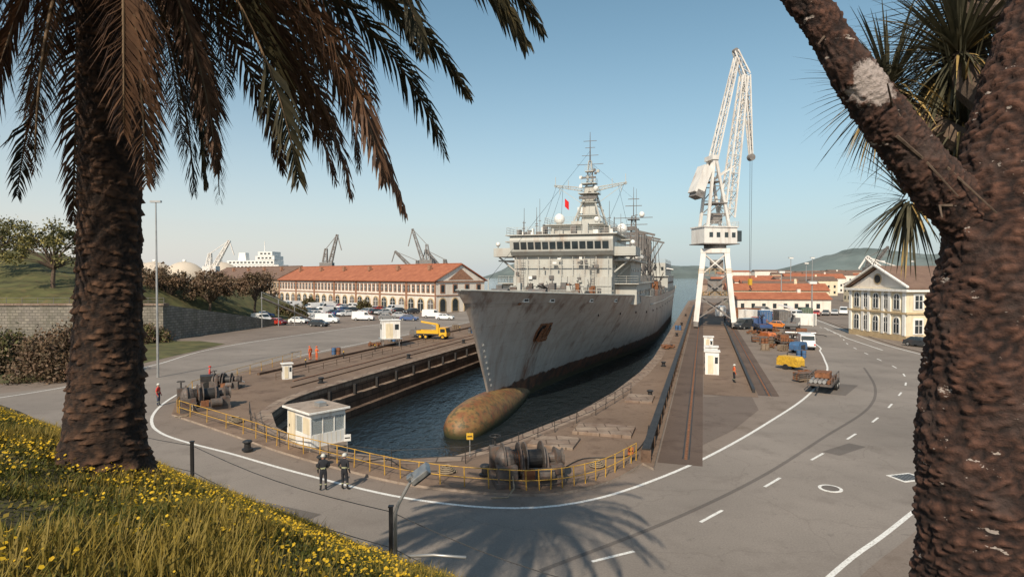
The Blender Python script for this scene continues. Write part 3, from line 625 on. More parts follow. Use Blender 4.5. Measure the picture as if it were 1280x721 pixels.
def house(name,x,y,w,d,h,rz,wk,rk,rh=2):
    mb=MB(Matrix.Translation((x,y,0))@Matrix.Rotation(rz,4,'Z'))
    mb.b2((-w/2,-d/2,0),(w/2,d/2,h),wk)
    mb.xprism([(-d/2-.5,h),(d/2+.5,h),(0,h+rh)],-w/2-.4,w/2+.4,rk)
    nz=max(1,int(h/3.2))
    for k in range(nz):
        for i in range(int(w/3)):
            xx=-w/2+1.5+i*3; mb.b2((xx-.5,-d/2-.06,k*3.1+1),(xx+.5,-d/2,k*3.1+2.4),'glass')
        for i in range(int(d/3)):
            yy=-d/2+1.5+i*3; mb.b2((-w/2-.06,yy-.5,k*3.1+1),(-w/2,yy+.5,k*3.1+2.4),'glass')
    mb.b2((w*.2,-.4,h+rh*.4),(w*.2+.9,.5,h+rh+.9),wk)
    mb.done(name)
house('workshop_building',80,180,26,10,3.6,R(-8),'wwall','tile',2)
house('workshop_building',97,222,34,12,5.2,R(-12),'cream','tile',2.5)
for (x,y,w,d,h) in ((118,265,30,14,6),(128,300,26,14,7),(160,330,30,16,8),(140,365,36,14,7),(190,380,34,16,9),(220,420,30,18,11),(205,330,24,14,8),(170,440,40,18,8),(260,500,50,18,11),(230,560,44,18,9),(300,620,60,20,12),(150,240,28,12,7),(180,270,30,14,8),(340,560,50,20,14),(112,330,18,12,6)):
    house('town_building',x,y,w,d,h,R(random.uniform(-25,5)),random.choice(['wwall','cream','wwall','beige']),random.choice(['tile','tilebr','tilebr']),random.uniform(1.5,3))
mb=MB()
for _ in range(300):
    y=random.uniform(700,2100); x=y*random.uniform(.3,1.0); w=random.uniform(10,34); hh=random.uniform(5,16)
    if x<.33*y+20: continue
    mb.box((x,y,hh/2+(y-700)*.008),(w,12,hh),random.choice(['wwall','cream','beige','wwall'])); mb.box((x,y,hh+1+(y-700)*.008),(w+1,13,2),random.choice(['tile','tilebr']),ty=.1)
mb.done('distant_town')
M['hill']=mat('hazed_hill_scrub',(.115,.145,.14),1,var=.3,scale=.006,dirt=(.19,.21,.2),dirt_amt=.6)  # scrub green shifted to blue-grey: distance haze painted into the colour
def ridge(name,az0,az1,dist,hf,k='hill',dep=900):
    nA=160;nR=14; vs=[];f=[]
    for i in range(nA+1):
        a=az0+(az1-az0)*i/nA; H=hf(a)
        for j in range(nR+1):
            r=dist+dep*j/nR; q=math.sin(math.pi*min(1,j/nR*.9))**.8; x=r*math.sin(a); y=r*math.cos(a)
            vs.append((x,y,-4+(H+4)*q*(1+.25*noise.noise((x*.004,y*.004,0))+.08*noise.noise((x*.02,y*.02,0)))))
    for i in range(nA):
        for j in range(nR): f.append((i*(nR+1)+j,(i+1)*(nR+1)+j,(i+1)*(nR+1)+j+1,i*(nR+1)+j+1))
    npmesh(name,np.array(vs),np.array(f),[k],smooth=True)
sm=lambda a,b,x:(lambda t:t*t*(3-2*t))(max(0,min(1,(x-a)/(b-a))))
ridge('distant_hills',R(18),R(60),2300,lambda a:102*sm(R(19),R(30),a)-20*sm(R(36),R(50),a)+6*math.sin(a*40))
ridge('distant_hills',R(-6),R(26),4200,lambda a:135*sm(R(-4),R(2),a)*(1-.35*sm(R(6),R(12),a))*(1-sm(R(17),R(24),a))+10*math.sin(a*35))
ridge('distant_hills',R(-50),R(-8),5200,lambda a:60+15*math.sin(a*20))
M['dome']=mat('dome_fabric',(.52,.45,.36),.8,var=.08,scale=.05)
for x,y,r in ((-262,440,15),(-240,440,15),(-282,455,15),(-216,445,15)):
    mb=MB(); mb.ell((x,y,6),(r,r,15),'dome',24,12,z0=0); mb.cyl((x,y,0),(x,y,6),r,'dome',n=24); mb.cyl((x,y,20.5),(x,y,22.5),1.2,'white'); mb.done('storage_dome',smooth=True)
g=group('moored_ferry',(-205,480,0),R(-8)); mb=MB()
mb.xprism([(-8,-3),(8,-3),(9,9),(-9,9)],-42,40,'white'); mb.done('hull',g)
mb=MB()
for k,(a,b,z) in enumerate(((-38,30,9),(-36,28,12.5),(-32,24,16),(-20,20,19.5),(4,20,23),(6,18,26.4))):
    mb.b2((a,-8.4+k*.4,z),(b,8.4-k*.4,z+3.2),'white')
    for x in np.arange(a+2,b-2,3.2): mb.b2((x,-8.5+k*.4,z+1),(x+1.9,-8.4+k*.4,z+2.2),'glass')
mb.box((-10,0,25),(7,5,8),'white',tx=.8); mb.cyl((8,0,29),(8,0,38),.3,'white'); mb.b2((-42,-8.9,5),(40,-8.6,6),'greydk'); mb.done('decks',g)
def hcrane(x,y,h,a,k='cranegrey',lean=.6):
    mb=MB(Matrix.Translation((x,y,0))@Matrix.Rotation(a,4,'Z'))
    for i in (-1,1):
        for j in (-1,1): mb.beam((i*5,j*5,0),(i*2.5,j*2.5,h*.38),1,k)
    mb.b2((-5,-3,h*.38),(4,3,h*.5),k); mb.lattice((2,0,h*.5),(h*lean*.7,0,h),2.4,1.2,8,.5,.3,k); mb.lattice((-2,0,h*.5),(-1,0,h*.75),3,1.5,4,.5,.3,k); mb.beam((-1,0,h*.75),(h*lean*.7,0,h),.4,k); mb.beam((h*lean*.7,0,h),(h*lean*.7+3,0,h*.72),.6,k)
    mb.done('harbour_crane')
hcrane(-132,430,40,0,'cranegrey',.25); hcrane(-62,430,44,R(180),'cranegrey',.3); hcrane(-50,440,30,R(150),'cranegrey',.8); hcrane(-75,470,30,R(160),'cranegrey',.9); hcrane(-200,400,34,0,'crane',.5); hcrane(170,265,19,R(160),'crane',.9); hcrane(310,520,36,R(10),'greydk',.7)
for x,y,h_ in ((130,280,19),(155,310,20),(147,300,17),(92,205,12),(185,300,18),(200,300,18),(75,150,9)):
    mb=MB(); mb.cyl((x,y,0),(x,y,h_),.25,'steel',.12); mb.box((x,y,h_),(2.4,.5,.4),'steel'); mb.box((x,y-.4,h_-.3),(1.8,.5,.5),'white'); mb.done('floodlight_mast')
# ---------------------------------------------------------------- left hillside, stone wall
M['grassfar']=mat('hill_grass',(.075,.075,.026),1,var=.5,scale=.3,dirt=(.15,.11,.045),dirt_amt=.7,bmp=.6,bscale=3)
vs=[];f=[];nx=60;ny=40
for i in range(nx+1):
    for j in range(ny+1):
        x=-230+i*(230-58)/nx; y=97.5+j*2.0
        z=5.4+11*math.exp(-((x+118)/34)**2-((y-138)/34)**2)+2*math.exp(-((x+84)/16)**2-((y-118)/18)**2)+.5*noise.noise((x*.1,y*.1,0))
        if j==0: z=5.3
        fx=max(0,min(1,(-58-x)/16)); z=z*(fx*fx*(3-2*fx)) if j>0 else z
        if j==ny or i==0: z=-1
        vs.append((x,y,z))
for i in range(nx):
    for j in range(ny): a=i*(ny+1)+j; f.append((a,a+ny+1,a+ny+2,a+1))
npmesh('grassy_hill',np.array(vs),np.array(f),['grassfar'],smooth=True)
g=group('stone_retaining_wall'); mb=MB()
mb.b2((-230,96.2,0),(-56,97.4,5.7),'stone'); mb.b2((-230,96.0,5.7),(-55.8,97.6,6.0),'coping')
mb.add([(-57.2,97.4,0),(-56,97.4,0),(-50,126,0),(-51.2,126,0),(-57.2,97.4,5.7),(-56,97.4,5.7),(-50,126,1.2),(-51.2,126,1.2)],[(0,3,2,1),(4,5,6,7),(0,1,5,4),(1,2,6,5),(2,3,7,6),(3,0,4,7)],'stone')
mb.done('masonry',g)
mb=MB(); rail(mb,[(-56.3,97,5.9),(-120,97,5.9)],1,2.5,'greydk',.04,2); mb.done('handrail',g)
# ---------------------------------------------------------------- vegetation
def leafmat(name,a,b,tr=.25):
    m=bpy.data.materials.new(name); n,p=nt(m); v=mapped(n); c=ramp(n,noi(n,v,.9 if 'far' in name else 5,2),.3,.7,a,b); n.links.new(c,p.inputs['Base Color']); p.inputs['Roughness'].default_value=.6
    p.inputs['Specular IOR Level'].default_value=.25
    if tr>0:
        t=N(n,'ShaderNodeBsdfTranslucent'); n.links.new(c,t.inputs[0]); mx=N(n,'ShaderNodeMixShader'); mx.inputs[0].default_value=tr; n.links.new(p.outputs[0],mx.inputs[1]); n.links.new(t.outputs[0],mx.inputs[2]); n.links.new(mx.outputs[0],n.nodes['Material Output'].inputs[0])
    return m
M['lf1']=leafmat('foliage_far_a',(.05,.055,.02),(.12,.11,.04),0); M['lf2']=leafmat('foliage_far_b',(.09,.055,.035),(.17,.11,.065),0); M['lf3']=leafmat('foliage_far_c',(.13,.12,.04),(.24,.2,.06),0)
M['lf4']=leafmat('foliage_far_d',(.06,.045,.025),(.13,.09,.05),0)
M['bark']=mat('bark',(.1,.07,.05),.95,var=.4,scale=5,bmp=.6)
def leaves(cl,rad,n,size,r=rng):
    idx=r.integers(0,len(cl),n); c=cl[idx]+r.normal(0,1,(n,3))*np.array(rad)[idx,None]*.45
    a=r.normal(0,1,(n,3)); a/=np.linalg.norm(a,axis=1)[:,None]; b=np.cross(a,r.normal(0,1,(n,3))); b/=np.linalg.norm(b,axis=1)[:,None]
    s=size*r.uniform(.5,1.2,(n,1)); v=np.stack([c-a*s,c+b*s*.5,c+a*s,c-b*s*.5],1).reshape(-1,3); q=np.arange(n*4).reshape(n,4); return v,q
def tree(name,base,h,cw,ch,nclump,nleaf,size,ks,seed=1,sparse=1.0,trunk=.3):
    r=np.random.default_rng(seed); g=group(name,base); rr=random.Random(seed); mb=MB(); cz=h-ch/2
    mb.tube([(0,0,-.5),(rr.uniform(-.2,.2),0,h*.25),(rr.uniform(-.4,.4),.2,h*.45)],[trunk*1.3,trunk,trunk*.8],'bark',8)
    cl=[]
    for i in range(nclump):
        th=rr.uniform(0,6.28); ph=rr.uniform(-.5,1.0); q=rr.uniform(.55,1)
        p=Vector((math.cos(th)*math.cos(ph)*cw/2*q,math.sin(th)*math.cos(ph)*cw/2*q,cz+math.sin(ph)*ch/2*q)); cl.append(p)
        m_=Vector((p.x*.35,p.y*.35,h*.45+(p.z-h*.45)*.5)); mb.tube([(0,.1,h*.4),m_,p],[trunk*.5,trunk*.28,trunk*.06],'bark',5)
    mb.done('trunk_and_limbs',g)
    cl=np.array([tuple(p) for p in cl]); rad=r.uniform(.6,1.25,len(cl))*cw/5.5*sparse
    v,q=leaves(cl,rad,nleaf,size,r); mi=(np.sin(v[::4,0]*1.3)+np.sin(v[::4,2]*1.9+1)+r.normal(0,.6,nleaf)>.5).astype(int)
    npmesh('foliage',v,q,ks,mi,g)
tree('tree',(-81,106,6.0),14,15.5,10,32,4200,.3,['lf1','lf3'],3,.55,.35)
tree('tree',(-97,112,8.5),13,14,9,28,3800,.3,['lf1','lf3'],4,.6)
for i,(x,y,z) in enumerate(((-71,124,.5),(-64,127,0),(-68,136,0),(-60,140,0),(-77,128,1.5))):
    tree('tree',(x,y,z),11.5-z*.3,9.5,7,34,4200,.3,['lf2','lf4'],10+i,.75,.28)
def bush(name,base,w,h,n,ks,seed,size=.2):
    r=np.random.default_rng(seed); nc=60; th=r.uniform(0,6.28,nc); ph=np.arcsin(r.uniform(0,1,nc)); q=r.uniform(.55,.95,nc)
    cl=np.stack([np.cos(th)*np.cos(ph)*w/2*q,np.sin(th)*np.cos(ph)*w/2*q,np.sin(ph)*h*q*.85+.3],1); g=group(name,base)
    v,q2=leaves(cl,np.full(nc,w/7),n,size,r); v[:,2]=np.abs(v[:,2]); npmesh('foliage',v,q2,ks,r.integers(0,2,n),g)
    mb=MB()
    for c in cl[::3]: mb.tube([(0,0,0),tuple(c*.5),tuple(c)],[.1,.06,.02],'bark',4)
    mb.done('stems',g)
bush('bush',(-46.5,62,0),10,5.4,15000,['lf4','lf2'],5,.2)
bush('bush',(-57,66,0),9,4.5,9000,['lf4','lf1'],6,.24)
bush('bush',(-58,94,0),8,2.5,6000,['lf2','lf1'],8,.24)
for i,(x,y) in enumerate(((-66,196),(-95,215),(-44,178),(-52,146),(-60,158))): bush('shrub',(x,y,0),5,3.6,2500,['lf1','lf4'],20+i,.3)
flat('verge_grass',[(-90,58),(-47,58),(-44,70),(-44,92),(-50,96),(-90,96)],.010,'grassfar')
flat('verge_grass',[(-57,97.6),(-50,126),(-52,150),(-90,190),(-120,178),(-100,150)],.010,'grassfar')
def tz(x,y):
    n_=.58*x+.81*y
    if n_<1: z=8.6
    elif n_<3.5: z=8.6-.85*(n_-1)/2.5
    elif n_<9.2: z=7.75-3.65*(n_-3.5)/5.7
    elif n_<9.8: z=4.1-1.2*(n_-9.2)/.6
    else: z=max(-.4,2.9-5.5*(n_-9.8))
    return z+.14*noise.noise((x*.5,y*.5,1))+.06*noise.noise((x*1.7,y*1.7,4))
M['soil']=mat('slope_soil',(.06,.05,.02),1,var=.5,scale=2,dirt=(.09,.09,.03),dirt_amt=.7,bmp=1,bscale=12)
vs=[];f=[]; nn_=90; na=110
for i in range(na+1):
    al=-45+i*90/na
    for j in range(nn_+1):
        nn2=-14+j*26.0/nn_
        x=.58*nn2+.81*al; y=.81*nn2-.58*al; vs.append((x,y,tz(x/ .996,y/.996)))
for i in range(na):
    for j in range(nn_): a=i*(nn_+1)+j; f.append((a,a+nn_+1,a+nn_+2,a+1))
npmesh('grassy_slope',np.array(vs),np.array(f),['soil'],smooth=True)
M['gr1']=leafmat('grass_a',(.045,.055,.01),(.12,.115,.022),.3); M['gr2']=leafmat('grass_b',(.18,.135,.028),(.3,.22,.045),.3); M['fl']=leafmat('yellow_petals',(.62,.39,.02),(.78,.52,.04),.3)
def slope_pts(n,r):
    nn2=9.3-9.0*r.uniform(0,1,n)**.8; al=r.uniform(-21,3,n)
    x=.58*nn2+.81*al; y=.81*nn2-.58*al; k=(y>1.2)&(x<1.5)&(np.abs(x)<y*1.0+1.0); x=x[k];y=y[k]; z=np.array([tz(a,b) for a,b in zip(x,y)]); return x,y,z
r=np.random.default_rng(3)
x,y,z=slope_pts(170000,r); n_=len(x); dens=np.array([noise.noise((a*.6,b*.6,9))+.5*noise.noise((a*2.2,b*2.2,2)) for a,b in zip(x,y)])
hgt=r.uniform(.04,.15,n_)*(1+1.3*dens); th=r.uniform(0,6.28,n_); ln=r.uniform(0,1.2,n_)*hgt; w=r.uniform(.004,.014,n_)
bs=np.stack([x,y,z-.01],1); dx=np.stack([np.cos(th),np.sin(th),0*th],1); dl=np.stack([-np.sin(th),np.cos(th),0*th],1)
v=np.stack([bs-dx*w[:,None],bs+dx*w[:,None],bs+dl*ln[:,None]+np.stack([0*th,0*th,hgt],1)],1).reshape(-1,3)
npmesh('grass',v,np.arange(n_*3).reshape(-1,3),['gr1','gr2'],(dens+r.normal(0,.3,n_)>.1).astype(int))
x,y,z=slope_pts(42000,r); dn=np.array([noise.noise((a*.45,b*.45,3))+.7*noise.noise((a*1.5,b*1.5,5)) for a,b in zip(x,y)]); k=dn+r.normal(0,.16,len(x))>.05; x,y,z=x[k],y[k],z[k]; n_=len(x)
hh=r.uniform(.06,.18,n_); c=np.stack([x,y,z+hh],1); s_=r.uniform(.008,.02,n_)[:,None]; V6=[]
ax=r.normal(0,.5,(n_,3)); ax[:,2]=1; ax/=np.linalg.norm(ax,axis=1)[:,None]; e1=np.cross(ax,np.array([1,0,0])); e1/=np.linalg.norm(e1,axis=1)[:,None]; e2=np.cross(ax,e1)
for i in range(5):
    a=i*2*math.pi/5; V6.append(c+(e1*math.cos(a)+e2*math.sin(a))*s_+ax*s_*.3)
vv=np.stack(V6,1).reshape(-1,3); npmesh('yellow_flowers',vv,np.arange(n_*5).reshape(-1,5),['fl'])
x,y,z=slope_pts(34000,r); n_=len(x); c=np.stack([x,y,z+r.uniform(.02,.09,n_)],1); ax=r.normal(0,.45,(n_,3)); ax[:,2]=1; ax/=np.linalg.norm(ax,axis=1)[:,None]; e1=np.cross(ax,np.array([1,0,0])); e1/=np.linalg.norm(e1,axis=1)[:,None]; e2=np.cross(ax,e1); s_=r.uniform(.012,.035,n_)[:,None]
vv=np.stack([c+(e1*math.cos(i*math.pi/2)+e2*math.sin(i*math.pi/2)*.6)*s_ for i in range(4)],1).reshape(-1,3); npmesh('clover_leaves',vv,np.arange(n_*4).reshape(-1,4),['gr1','gr2'],(r.uniform(0,1,n_)>.7).astype(int))
# ---------------------------------------------------------------- palm tree
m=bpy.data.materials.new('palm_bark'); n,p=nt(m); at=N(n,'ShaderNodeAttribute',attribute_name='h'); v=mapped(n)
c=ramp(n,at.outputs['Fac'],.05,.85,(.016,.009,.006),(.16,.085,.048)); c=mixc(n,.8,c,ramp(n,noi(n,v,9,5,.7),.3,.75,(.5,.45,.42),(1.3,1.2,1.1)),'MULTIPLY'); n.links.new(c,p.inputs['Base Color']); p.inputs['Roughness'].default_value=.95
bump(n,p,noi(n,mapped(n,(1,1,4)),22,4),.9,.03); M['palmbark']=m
palm=group('palm_tree',(-5.5,8,7.55))
H=8.3; nth=168; nz=620; vs=[];hv=[]
for i in range(nz+1):
    zz=-.4+(H+.4)*i/nz; f_=max(0,zz)/H
    r0=.355+.36*math.exp(-max(0,zz)/.5)+.05*math.exp(-((zz-1.3)/1.2)**2)
    cx=.22*f_+.06*math.sin(f_*4)
    for j in range(nth):
        th=2*math.pi*j/nth
        u_=th/(2*math.pi)*16; base_=zz/.085+.5*math.sin(th*2+zz*.7)+.9*noise.noise((math.cos(th)*1.5,math.sin(th)*1.5,zz*1.2)); row=math.floor(base_); fr=base_-row
        q_=u_+.5*(row%2); cu=q_%1.0; cell=math.floor(q_)%16
        jit=noise.cell((cell*1.3,row*2.1,0))
        hb=max(0,(1-abs(cu-.5)*1.6)*max(0,1-fr)*(.35+1.0*jit))
        nz_=noise.noise((math.cos(th)*4,math.sin(th)*4,zz*9)); n3=noise.noise((math.cos(th)*12,math.sin(th)*12,zz*30)); rr_=r0+.05*hb+.02*nz_+.012*n3
        vs.append((cx+rr_*math.cos(th),rr_*math.sin(th),zz)); hv.append(min(1,max(0,hb*.8+.3*nz_+.25*n3+.12)))
f=[(i*nth+j,i*nth+(j+1)%nth,(i+1)*nth+(j+1)%nth,(i+1)*nth+j) for i in range(nz) for j in range(nth)]
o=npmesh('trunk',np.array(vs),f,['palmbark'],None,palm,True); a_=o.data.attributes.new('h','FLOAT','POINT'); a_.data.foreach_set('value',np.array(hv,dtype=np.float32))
M['pl_g']=leafmat('palm_leaf_green',(.022,.021,.012),(.055,.045,.02),.18); M['pl_b']=leafmat('palm_leaf_dry',(.065,.034,.02),(.15,.08,.044),.25); M['rach']=mat('palm_rachis',(.13,.08,.038),.7,var=.2)
fv=[];ff=[];fm=[]
stem=MB()
def frond(base,az,el,Lf,droop,k,rr,nl=118):
    d=Vector((math.cos(az),math.sin(az),0)); P=[];T=[]; p=Vector(base); ns=40; sw=rr.uniform(-.25,.25)
    for i in range(ns+1):
        t=i/ns; e=el-droop*t**1.15; e=max(e,R(-88)); d2=Vector((math.cos(az+sw*t),math.sin(az+sw*t),0)); tv=d2*math.cos(e)+Vector((0,0,math.sin(e))); P.append(p.copy()); T.append(tv); p=p+tv*Lf/ns
    stem.tube(P[::3],[.035*(1-i/ns*.9)+.004 for i in range(0,ns+1,3)],'rach',5)
    side=Vector((-d.y,d.x,0))
    for i in range(nl):
        t=.08+.92*i/nl; x=t*ns; a=int(min(x,ns-1)); pp=P[a].lerp(P[a+1],x-a); tv=T[a]; upv=side.cross(tv).normalized()
        if upv.z<0 and abs(tv.z)<.9: upv=-upv
        ll=.74*Lf/5*(math.sin(math.pi*min(1,t*.86+.12))**.6)*rr.uniform(.8,1.1)
        for q in (-1,1):
            if rr.random()<.04: continue
            ang=R(rr.uniform(34,58))*(1-.35*t)
            dr=(tv*math.cos(ang)+side*q*math.sin(ang)+upv*rr.uniform(-.2,.3)).normalized()
            mid=pp+dr*ll*.45; dr2=(dr+Vector((0,0,-rr.uniform(.4,1.1)))).normalized(); tip=mid+dr2*ll*.55
            wv=(tv*.6+upv*.5*q).normalized(); w=.025
            o_=len(fv); fv.extend([tuple(pp-wv*w*.5),tuple(pp+wv*w*.5),tuple(mid+wv*w),tuple(mid-wv*w),tuple(tip)])
            ff.append((o_,o_+1,o_+2,o_+3)); ff.append((o_+3,o_+2,o_+4)); fm.extend([k,k])
rr=random.Random(11); cx,cz=.22,8.1
for ring,(cnt,el,dr,Lf,kk) in enumerate(((8,68,75,5.2,0),(14,46,88,6.1,0),(20,24,86,6.2,0),(22,2,74,6.0,0),(17,-26,54,5.3,1),(9,-58,24,4.2,1))):
    for i in range(cnt):
        az=2*math.pi*(i+.37*ring)/cnt+rr.uniform(-.16,.16)
        k=kk if rr.random()<.75 else 1-kk
        frond((cx+.25*math.cos(az),.25*math.sin(az),cz+.35*math.sin(R(el))),az,R(el+rr.uniform(-8,8)),Lf*rr.uniform(.88,1.1),R(dr*rr.uniform(.8,1.15)),k,rr)
npmesh('fronds',np.array(fv),ff,['pl_g','pl_b'],fm,palm); stem.done('rachises',palm,smooth=True,uv=False)
# ---------------------------------------------------------------- right foreground tree
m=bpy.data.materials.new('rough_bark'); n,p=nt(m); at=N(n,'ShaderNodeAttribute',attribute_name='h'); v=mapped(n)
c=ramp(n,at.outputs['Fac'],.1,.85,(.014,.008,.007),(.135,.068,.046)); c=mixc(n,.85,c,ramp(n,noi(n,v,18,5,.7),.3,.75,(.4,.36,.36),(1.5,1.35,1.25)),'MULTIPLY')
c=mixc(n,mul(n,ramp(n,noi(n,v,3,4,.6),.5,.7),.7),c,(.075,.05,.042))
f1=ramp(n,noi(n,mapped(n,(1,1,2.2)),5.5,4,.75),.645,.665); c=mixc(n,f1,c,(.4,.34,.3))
# bare sapwood scar on the limb
vd_=N(n,'ShaderNodeVectorMath',operation='DISTANCE'); n.links.new(v,vd_.inputs[0]); vd_.inputs[1].default_value=(2.06,3.46,11.5)
sc_=N(n,'ShaderNodeMath',operation='MULTIPLY_ADD'); n.links.new(noi(n,v,12,4,.7),sc_.inputs[0]); sc_.inputs[1].default_value=.22; n.links.new(vd_.outputs['Value'],sc_.inputs[2])
c=mixc(n,mrange(n,sc_.outputs[0],.215,.24,.85,0),c,(.42,.36,.33))
n.links.new(c,p.inputs['Base Color']); p.inputs['Roughness'].default_value=.95; bump(n,p,noi(n,v,70,4,.7),1,.015); M['rbark']=m
def barktube(name,pts,rad,parent,nth=150,st=.011,amp=.05,freq=11):
    P=spline([Vector(p) for p in pts],24); rs=[]
    n_=len(pts)-1
    for i in range(len(P)):
        x=i/24; a=min(int(x),n_-1); q=x-a; q=q*q*(3-2*q); rs.append(rad[a]*(1-q)+rad[a+1]*q)
    Q=[P[0]];rr2=[rs[0]]
    for i in range(len(P)-1):
        k=max(1,int((P[i+1]-P[i]).length/st))
        for j in range(1,k+1): Q.append(P[i].lerp(P[i+1],j/k)); rr2.append(rs[i]+(rs[i+1]-rs[i])*j/k)
    vs=[];hv=[];a=None; arc=0
    for i,p_ in enumerate(Q):
        if i: arc+=(Q[i]-Q[i-1]).length
        t=(Q[min(i+2,len(Q)-1)]-Q[max(i-2,0)]).normalized()
        a=(t.cross(Vector((0,1,0))).normalized() if a is None else (a-t*a.dot(t)).normalized()); b=t.cross(a)
        for j in range(nth):
            an=2*math.pi*j/nth; dr=a*math.cos(an)+b*math.sin(an); R0=rr2[i]
            w1=noise.noise(Vector((math.cos(an)*1.8,math.sin(an)*1.8,arc*4)))
            qv=Vector((math.cos(an)*R0*freq,math.sin(an)*R0*freq,arc*freq*2.3+w1*1.5)); vd=noise.voronoi(qv); e=min(1,(vd[0][1]-vd[0][0])*2.0)
            tilt=max(-1,min(1,(qv.z-vd[1][0].z)*.8)); s_=p_+dr*R0
            l_=noise.noise(s_*3.0); fine=noise.noise(s_*32); mid_=noise.noise(s_*11)
            h_=.45*e+.22*(tilt*.5+.5)*e+.28*(fine+.5)+.25*mid_
            vs.append(tuple(p_+dr*(R0*(1+.1*l_)+amp*(h_-.4)))); hv.append(max(0,min(1,h_)))
    f=[(i*nth+j,i*nth+(j+1)%nth,(i+1)*nth+(j+1)%nth,(i+1)*nth+j) for i in range(len(Q)-1) for j in range(nth)]
    f.append(tuple((len(Q)-1)*nth+j for j in range(nth)))
    o=npmesh(name,np.array(vs),f,['rbark'],None,parent,True); at_=o.data.attributes.new('h','FLOAT','POINT'); at_.data.foreach_set('value',np.array(hv,dtype=np.float32))
gt=group('gnarled_yucca_tree')
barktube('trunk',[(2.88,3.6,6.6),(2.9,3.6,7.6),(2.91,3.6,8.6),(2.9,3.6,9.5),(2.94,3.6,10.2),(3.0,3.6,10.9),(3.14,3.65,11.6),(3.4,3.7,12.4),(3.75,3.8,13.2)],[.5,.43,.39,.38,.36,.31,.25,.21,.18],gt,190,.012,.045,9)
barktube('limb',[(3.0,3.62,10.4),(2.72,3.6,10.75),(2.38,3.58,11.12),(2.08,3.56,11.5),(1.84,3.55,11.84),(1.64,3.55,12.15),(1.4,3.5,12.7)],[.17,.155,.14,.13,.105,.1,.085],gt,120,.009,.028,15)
mb=MB()
for (a,b) in (((2.3,3.45,11.2),(2.05,3.3,11.45)),((1.9,3.5,11.8),(1.72,3.4,11.7)),((2.5,3.42,10.8),(2.36,3.3,10.72)),((2.2,3.45,11.2),(2.52,3.4,10.85)),((2.35,3.45,11.15),(2.7,3.35,10.75))): mb.tube([a,((a[0]+b[0])/2,a[1],(a[2]+b[2])/2+.04),b],[.011,.008,.004],'bark',5)
mb.done('twigs',gt)
M['yl1']=leafmat('yucca_leaf',(.045,.045,.028),(.12,.11,.07),.15); M['yl2']=leafmat('yucca_leaf_dry',(.32,.21,.07),(.5,.36,.15),.2)
fv2=[];ff2=[];fm2=[]
def rosette(c,n_,Lr,rr,elmin,elmax,dry=.12,az0=0,az1=6.28):
    for _ in range(n_):
        az=rr.uniform(az0,az1); el=R(rr.uniform(elmin,elmax)); d=Vector((math.cos(az)*math.cos(el),math.sin(az)*math.cos(el),math.sin(el))); Lq=Lr*rr.uniform(.7,1.1); sd=d.cross(Vector((0,0,1))).normalized(); w=rr.uniform(.007,.013)
        p0=Vector(c)+d*.06; k=1 if (rr.random()<dry*(2.2 if el<0 else .6)) else 0; o_=len(fv2); dd=d.copy(); p_=p0; seg=5
        for i in range(seg+1):
            ww=w*(1-(i/seg)**2.2)+.0008; fv2.extend([tuple(p_-sd*ww),tuple(p_+sd*ww)]); dd=(dd+Vector((0,0,-.1*(1+.8*k)))).normalized(); p_=p_+dd*Lq/seg
        for i in range(seg): ff2.append((o_+2*i,o_+2*i+1,o_+2*i+3,o_+2*i+2)); fm2.append(k)
r2=random.Random(5)
for c,n_,l_ in (((3.4,4.6,12.05),520,.8),((3.05,4.9,11.9),260,.7),((3.75,5.0,12.6),340,.85),((3.35,4.5,11.5),260,.75),((3.8,3.9,13.3),160,.8),((1.35,3.5,12.8),50,.5),((3.1,4.7,11.0),110,.55)):
    rosette(c,n_,l_,r2,-80,75)
npmesh('leaf_rosettes',np.array(fv2),ff2,['yl1','yl2'],fm2,gt)
mb=MB(); mb.tube([(3.1,3.65,11.3),(3.2,4.2,11.7),(3.4,4.6,12.05)],[.12,.1,.09],'bark',8); mb.tube([(3.3,3.7,12.0),(3.55,4.4,12.3),(3.75,5.0,12.6)],[.12,.1,.09],'bark',8); mb.tube([(3.2,4.2,11.3),(3.1,4.6,11.6),(3.05,4.9,11.9)],[.09,.08,.07],'bark',8); mb.done('branches',gt)
# ---------------------------------------------------------------- wire fence & floodlight
posts=[(-16.5,23.2),(-8.9,16.6),(-2.45,12.05),(2.4,9.55),(7.4,6.2)]
g=group('wire_fence'); mb=MB(); tops=[]
for x,y in posts:
    z=tz(x,y)-.1; mb.box((x,y,z+.55),(.075,.075,1.25),'black'); mb.box((x,y,z+1.19),(.1,.1,.03),'black'); tops.append((x,y,z))
mb.done('posts',g); mb=MB()
for hh in (1.08,.35):
    for i in range(len(tops)-1):
        a=tops[i];b=tops[i+1]; mb.tube([(a[0]+(b[0]-a[0])*t,a[1]+(b[1]-a[1])*t,a[2]+(b[2]-a[2])*t+hh-.18*math.sin(math.pi*t)) for t in np.linspace(0,1,9)],[.009]*9,'black',5)
mb.done('wires',g)
g=group('floodlight'); mb=MB(); x,y,z=-2.35,12.0,tz(-2.35,12.0)
mb.tube([(x,y,z),(x,y,z+1.0),(x+.06,y,z+1.18),(x+.3,y-.05,z+1.62),(x+.42,y-.05,z+1.72)],[.04,.038,.035,.032,.03],'steel',10); mb.box((x,y,z+.03),(.25,.25,.05),'steel')
mb.tube([(x,y,z+.1),(x+.8,y-.2,z+.24),(x+1.45,y-.35,z+.26)],[.03]*3,'steel',10)
